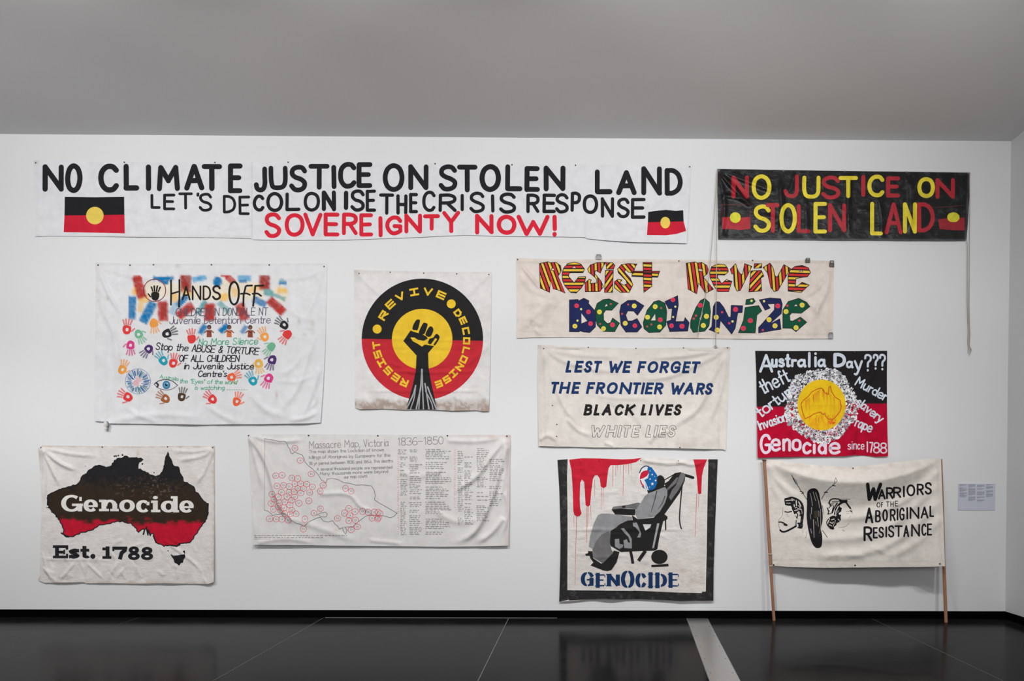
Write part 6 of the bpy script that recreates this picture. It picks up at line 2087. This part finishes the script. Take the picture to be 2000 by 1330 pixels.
# ================================================================== BANNER: warriors, between two poles
def banner_warriors():
    W1, W2, Kf = Fr(1480, 885, 5.54), Fr(1660, 885, 5.54), Fr(1510, 920, 8.3125)
    out = [(1493, 897), (1500, 897.5), (1528, 901), (1552, 904), (1606, 909.5), (1650, 911.5), (1678, 911), (1732, 904.5), (1786, 898), (1820, 895.5), (1838, 895), (1839, 930), (1842, 1002), (1844, 1060), (1846, 1106),
           (1800, 1107), (1720, 1108), (1660, 1108.5), (1606, 1109), (1550, 1107.5), (1509, 1105), (1506, 1060), (1501, 1000), (1497, 950)]
    cur = [
           ([(1600, 1010), (1660, 1012), (1720, 1000), (1790, 962), (1836, 915)], 8, .013, .3, .05), ([(1530, 1040), (1600, 1052), (1680, 1048), (1750, 1020), (1836, 940)], 9, .012, .3, .08),
           ([(1560, 1080), (1660, 1085), (1740, 1062), (1800, 1015), (1838, 970)], 8, .011, .3, .1), ([(1720, 1095), (1790, 1060), (1840, 1010)], 8, .009, .3, .1),
           ([(1500, 903), (1510, 950), (1530, 985)], 6, .008, .1, .3), ([(1500, 903), (1520, 940), (1560, 975)], 7, .010, .1, .3), ([(1829, 905), (1835, 1100)], 1.6, .003, 0, 0), ([(1503, 1096), (1845, 1099)], 1.4, -.002, 0, 0), ([(1500, 905), (1590, 921), (1680, 923), (1770, 912), (1836, 901)], 1.6, .002, .1, .1),
           ([(1600, 1095), (1640, 1080), (1700, 1090)], 6, .005, .3, .3), ([(1690, 1060), (1740, 1085)], 6, .005, .3, .3), ([(1545, 905), (1560, 912)], 4, .004, .3, .3)]
    s0_, s1_ = .025, .105

    def dep(X, Y):
        v = np.clip((Y - 897) / 209, 0, 1.05)
        d = .03 + .085 * v + .155 * v * smooth01((X - 1560) / 280) + v ** 2 * (.035 * np.exp(-((X - 1622) / 42) ** 2) - .05 * np.exp(-((X - 1785) / 26) ** 2) + .02 * np.exp(-((X - 1825) / 16) ** 2) - .03 * np.exp(-((X - 1518) / 22) ** 2))
        d = d + .012 * v * vnoise(X, Y * .1, 90, 191) * smooth01((X - 1500) / 30) * smooth01((1845 - X) / 30)
        d = d + .0035 * fbm(X, Y, 26, 195, 3) + .002 * fbm(X, Y, 9, 198, 2)
        t = np.clip((X - 1500) / 332, 0, 1)
        yc = 901 + 43 * np.sin(np.pi * t) ** .8 - 2 * t
        up = smooth01(1 - (yc - Y) / (16 + 22 * np.sin(np.pi * t)))
        dn = (1 - np.clip((Y - yc) / (16 + 32 * np.sin(np.pi * t)), 0, 1)) ** 1.2
        d = d + .15 * np.sin(np.pi * t) ** .7 * np.where(Y < yc, up, dn)
        for r in cur:
            d = d + 2.2 * ridge(X, Y, *r)
        return d

    def col(X, Y):
        c = np.tile(pc(212, 206, 199), (len(X), 1))
        n = fbm(X, Y, 12, 201, 4)
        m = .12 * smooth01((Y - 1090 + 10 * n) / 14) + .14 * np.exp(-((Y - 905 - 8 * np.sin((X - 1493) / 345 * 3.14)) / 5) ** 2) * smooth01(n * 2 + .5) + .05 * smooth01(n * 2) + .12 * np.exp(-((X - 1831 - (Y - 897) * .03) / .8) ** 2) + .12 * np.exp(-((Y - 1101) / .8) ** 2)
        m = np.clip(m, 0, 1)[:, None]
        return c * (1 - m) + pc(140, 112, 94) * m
    b = Banner('sagging canvas banner on two wooden poles lettered Warriors of the Aboriginal Resistance', out, dep, col, M_CANVAS)
    K_ = pc(30, 29, 32)
    T = Part(b, 'letter', 1)
    T.boxes(W2, [('W', 153, 318, 350, 518)], 38, K_, slant=.1)
    T.boxes(W2, [('A', 303, 388, 388, 502), ('R', 390, 368, 472, 498), ('R', 466, 364, 556, 486), ('I', 560, 352, 608, 478), ('O', 612, 338, 708, 468), ('R', 722, 330, 800, 456), ('S', 808, 314, 886, 448)], 21, K_, wob=.1)
    T.boxes(W2, [('O', 288, 532, 330, 588), ('F', 336, 530, 360, 586), ('T', 390, 522, 430, 582), ('H', 438, 520, 474, 582), ('E', 486, 514, 522, 576)], 9, K_)
    T.boxes(W2, [('A', 162, 588, 254, 760)], 24, K_)
    T.boxes(W2, [('B', 272, 616, 334, 748), ('O', 350, 606, 412, 738), ('R', 432, 604, 496, 736), ('I', 500, 598, 530, 728), ('G', 532, 590, 592, 728), ('I', 604, 584, 636, 718), ('N', 646, 580, 752, 714), ('A', 764, 576, 850, 708), ('L', 860, 568, 912, 692)], 19, K_, wob=.1)
    T.boxes(W2, [('R', 146, 792, 244, 954)], 25, K_)
    T.boxes(W2, [('E', 248, 800, 302, 924), ('S', 308, 796, 368, 918), ('I', 378, 792, 408, 912), ('S', 412, 780, 480, 912), ('T', 482, 780, 572, 908), ('A', 576, 778, 642, 910), ('N', 662, 766, 758, 904), ('C', 772, 764, 828, 894), ('E', 832, 760, 890, 892)], 19, K_, wob=.1)
    # shield and spears
    S_ = Part(b, 'painted_shield', 1)
    S_.poly(Kf, [(550, 380), (575, 310), (640, 280), (700, 288), (742, 345), (768, 470), (795, 600), (805, 720), (800, 830), (775, 940), (798, 1060), (792, 1190), (765, 1242), (695, 1246), (640, 1185), (600, 1080), (565, 920), (545, 760), (548, 560)], K_, smooth=True)
    gg = pc(150, 146, 142)
    for l, w in (([(600, 360), (620, 430), (640, 560)], 12), ([(650, 340), (690, 480)], 12), ([(690, 350), (740, 500), (755, 600)], 12), ([(625, 590), (620, 700)], 12), ([(600, 700), (612, 780)], 10), ([(655, 790), (665, 1080)], 14), ([(720, 760), (735, 900)], 12), ([(770, 620), (772, 900), (755, 1010)], 9), ([(610, 940), (625, 1010)], 12), ([(740, 650), (745, 740)], 9), ([(690, 820), (700, 880)], 8)):
        S_.line(Kf, l, w, gg, dl=1, taper=.3)
    S_.poly(Kf, [(665, 650), (725, 640), (740, 720), (720, 770), (670, 760)], pc(58, 56, 44), dl=1)
    sp = Part(b, 'painted_spear', 1)
    for l, w in (([(300, 68), (330, 120), (400, 235), (455, 325), (548, 460)], 10), ([(330, 110), (372, 150), (395, 205)], 7), ([(318, 120), (350, 170), (372, 215)], 7), ([(440, 330), (490, 345)], 14), ([(455, 370), (500, 360)], 10), ([(785, 455), (850, 345), (920, 270), (985, 220)], 10), ([(985, 220), (1040, 160), (1018, 110)], 7), ([(985, 220), (1000, 150), (1018, 110)], 6),
                 ([(960, 230), (1010, 240)], 12), ([(830, 345), (885, 345)], 16), ([(800, 965), (850, 1030), (880, 1078)], 10), ([(548, 990), (528, 1090)], 9), ([(800, 560), (820, 700)], 7)):
        sp.line(Kf, l, w, K_ if l[0] != (548, 990) else gg)
    # two heads in profile, drawn with the brush
    hd = Part(b, 'painted_head', 1)
    cc = pc(206, 199, 192)
    hd.poly(Kf, [(240, 440), (300, 420), (370, 438), (430, 475), (478, 540), (495, 620), (488, 760), (470, 790), (455, 700), (430, 640), (345, 700), (310, 625), (305, 570), (190, 548), (190, 455)], K_)
    for l, w in (([(205, 480), (290, 470), (320, 480)], 12), ([(215, 520), (280, 522)], 10), ([(300, 450), (345, 470)], 12), ([(375, 480), (380, 560)], 18), ([(415, 500), (450, 570)], 18), ([(340, 545), (345, 580)], 16), ([(400, 610), (460, 625)], 14), ([(350, 640), (400, 630)], 14), ([(415, 560), (440, 600)], 12), ([(360, 600), (390, 585)], 10), ([(420, 660), (430, 700)], 14), ([(465, 640), (470, 690)], 8)):
        hd.line(Kf, l, w, cc, dl=1.6)
    for l, w in (([(190, 455), (240, 440), (300, 425), (370, 445), (430, 480), (475, 540), (492, 620), (485, 760), (470, 860)], 14), ([(195, 470), (215, 540), (290, 545), (300, 500), (240, 490)], 20), ([(250, 470), (330, 470), (350, 440)], 12), ([(200, 520), (260, 515)], 12), ([(300, 560), (350, 520), (385, 460)], 22),
                 ([(320, 610), (400, 590), (470, 600)], 24), ([(310, 570), (330, 620)], 22), ([(370, 500), (400, 540), (390, 590)], 14), ([(430, 500), (450, 560)], 18), ([(345, 690), (380, 680), (400, 720), (380, 760)], 12), ([(400, 780), (390, 740), (355, 730)], 8), ([(430, 640), (440, 720), (470, 700)], 16), ([(465, 700), (450, 860)], 16),
                 ([(405, 850), (465, 860), (460, 920), (410, 915)], 18), ([(430, 870), (435, 910)], 28), ([(160, 590), (155, 660), (150, 720), (105, 780), (92, 830)], 4), ([(190, 660), (240, 668), (300, 655)], 12), ([(205, 700), (240, 700)], 5), ([(215, 725), (260, 735)], 4), ([(92, 830), (130, 828), (180, 850), (225, 878)], 15), ([(180, 870), (215, 880)], 18),
                 ([(92, 850), (95, 900), (115, 950)], 5), ([(115, 960), (150, 985), (210, 978), (290, 940), (370, 895)], 20), ([(370, 895), (375, 800)], 10), ([(165, 760), (180, 800)], 3), ([(480, 960), (478, 1010)], 3)):
        hd.line(Kf, l, w * (1.5 if w > 9 else 1.1), K_, smooth=len(l) > 3)
    h2 = Part(b, 'painted_head', 1)
    h2.poly(Kf, [(1080, 470), (1190, 470), (1215, 540), (1180, 520), (1130, 515), (1070, 560), (1100, 600), (1110, 650), (1060, 690), (1095, 730), (1100, 800), (1040, 830), (1010, 880), (960, 945), (915, 930), (880, 880), (930, 760), (1000, 740), (1010, 690), (1000, 620), (1040, 550), (1085, 510)], K_)
    for l, w in (([(1060, 570), (1020, 650), (1015, 730)], 15), ([(1085, 560), (1130, 530)], 12), ([(950, 790), (990, 780)], 16), ([(925, 830), (960, 850), (980, 830)], 14), ([(1010, 800), (1000, 850)], 10), ([(1055, 780), (1075, 800)], 12), ([(910, 870), (950, 890)], 12), ([(1070, 690), (1080, 705)], 12), ([(1055, 640), (1050, 670)], 8), ([(990, 860), (970, 900)], 9)):
        h2.line(Kf, l, w, cc, dl=1.6)
    for l in ([(960, 500), (1010, 500), (1060, 490)], [(930, 540), (980, 530)], [(905, 600), (930, 570), (960, 560)], [(985, 560), (960, 640)], [(890, 700), (930, 690)]):
        h2.line(Kf, l, 13, K_)
    for l, w in (([(905, 520), (930, 470), (980, 450), (1070, 455)], 14), ([(1085, 480), (1140, 500), (1190, 485)], 26), ([(1080, 460), (1180, 455), (1250, 458)], 6), ([(1180, 500), (1220, 560), (1255, 605)], 18), ([(1120, 520), (1060, 560), (1020, 610), (1000, 700)], 18), ([(1040, 520), (990, 600), (960, 680)], 14), ([(910, 510), (930, 560)], 14),
                 ([(880, 600), (905, 660), (890, 700)], 12), ([(1060, 600), (1100, 610), (1060, 640), (1040, 690)], 22), ([(930, 760), (970, 740), (1030, 740), (1090, 720)], 22), ([(900, 780), (870, 830), (890, 890), (935, 930)], 11), ([(935, 920), (970, 930)], 30), ([(930, 780), (920, 830), (960, 860)], 10), ([(985, 770), (960, 820), (1000, 850), (1020, 800)], 10),
                 ([(1030, 770), (1020, 870), (980, 900)], 12), ([(1060, 760), (1090, 790), (1050, 830), (1030, 820)], 12), ([(1270, 620), (1288, 690)], 5), ([(1180, 658), (1240, 655)], 5), ([(1190, 690), (1230, 695)], 4), ([(1230, 850), (1190, 890), (1130, 910), (1060, 915)], 4), ([(1120, 950), (1160, 975)], 5), ([(1230, 760), (1260, 730)], 3), ([(1250, 640), (1270, 660)], 10),
                 ([(960, 640), (940, 700)], 8), ([(890, 650), (915, 640)], 9)):
        h2.line(Kf, l, w * (1.5 if w > 9 else 1.15), K_, smooth=len(l) > 3)
    b.done()
    b.pins([W1(1030, 165), W1(1052, 1213), W2(972, 1198), (1511, 1103)], r=.009, name='eyelet')
    rl = Vector(b.root.location)

    def pole(top, d0, bot, r, kinks):
        f0 = floor_pt(bot[0], bot[1], 0.0)
        dd = -f0[1]
        pts = []
        for t in (0, .2, .4, .6, .8, 1):
            x = top[0] + (bot[0] - top[0]) * t + kinks * math.sin(t * 9)
            y = top[1] + (bot[1] - top[1]) * t
            a_, b_ = P(top[0], top[1], d0), Vector(f0)
            p = Vector(a_) * (1 - t) + b_ * t
            p.x += kinks * PXM * math.sin(t * 8)
            pts.append(p - rl)
        V, F = tube(pts, [r, r, r * 1.03, r * .97, r, r], 10)
        o = mesh_obj('pole', V, F, M_WOOD, smooth=False)
        o.parent = b.root
        o['label'] = 'reddish brown wooden pole'
    pole((1492.5, 897), .055, (1511.5, 1212), .0165, .4)
    pole((1837, 897), .008, (1847.5, 1216), .0175, .3)
    for (x, y) in ((1493, 899), (1506.5, 1082), (1509.5, 1105)):
        f0 = P(x, y, .0)
        t = (y - 897) / 315
        base = Vector(P(1492.5, 897, .055)) * (1 - t) + Vector(floor_pt(1511.5, 1212)) * t
        pts = [base + Vector((.020 * math.cos(a_), .020 * math.sin(a_), .004 * math.sin(a_))) - rl for a_ in np.linspace(0, 2 * math.pi, 12)]
        V, F = tube(pts, .006, 6)
        o = mesh_obj('cord_binding', V, F, M_CORD if y > 1000 else M_DARKMETAL)
        o.parent = b.root


banner_warriors()


# ================================================================== wall label
def label_card():
    x0, y0, x1, y1 = 1872, 944.5, 1943.5, 996.5
    a, c = P(x0, y0, .006), P(x1, y1, .006)
    r = empty('wall_label', (a[0], 0, c[2]), 'small grey exhibition text card on the wall at far right', 'label')
    V, F = box(a[0], c[0], -.006, -.0002, c[2], a[2])
    o = mesh_obj('card', [Vector(v) - r.location for v in V], F, M_CARD)
    o.parent = r
    rr = random.Random(2)
    V, F = [], []

    def bar(px, py, w):
        p, q = P(px, py, .0063), P(px + w, py + .55, .0063)
        n = len(V)
        for (x, z) in ((p[0], q[2]), (q[0], q[2]), (q[0], p[2]), (p[0], p[2])):
            V.append(Vector((x, -.0063, z)) - r.location)
        for (x, z) in ((p[0], q[2]), (q[0], q[2]), (q[0], p[2]), (p[0], p[2])):
            V.append(Vector((x, -.0058, z)) - r.location)
        F.extend([(n, n + 1, n + 2, n + 3), (n + 7, n + 6, n + 5, n + 4)])
    for cx, rows_, w in ((1874, [(946, 3), (952, 2), (954.5, 3), (958, 2), (962, 4), (967, 4)], 14), (1891.5, [(946, 5), (954, 11), (970, 7)], 13.5), (1908.5, [(947, 4), (954, 2), (960, 6), (970, 3), (976, 3)], 14), (1926, [(946, 2), (950, 4), (958, 4), (964, 6)], 13.5)):
        for y, k in rows_:
            for i in range(k):
                x = cx
                end = cx + w * (1 if i < k - 1 else rr.uniform(.3, .8))
                while x < end:
                    l = rr.uniform(1, 3.2)
                    bar(x, y + i * 1.25, min(l, end - x))
                    x += l + .45
    o = mesh_obj('printed_text', V, F, flat_mat('grey_ink', tuple(pc(92, 94, 104)), .8))
    o.parent = r
    o['kind'] = 'stuff'


label_card()
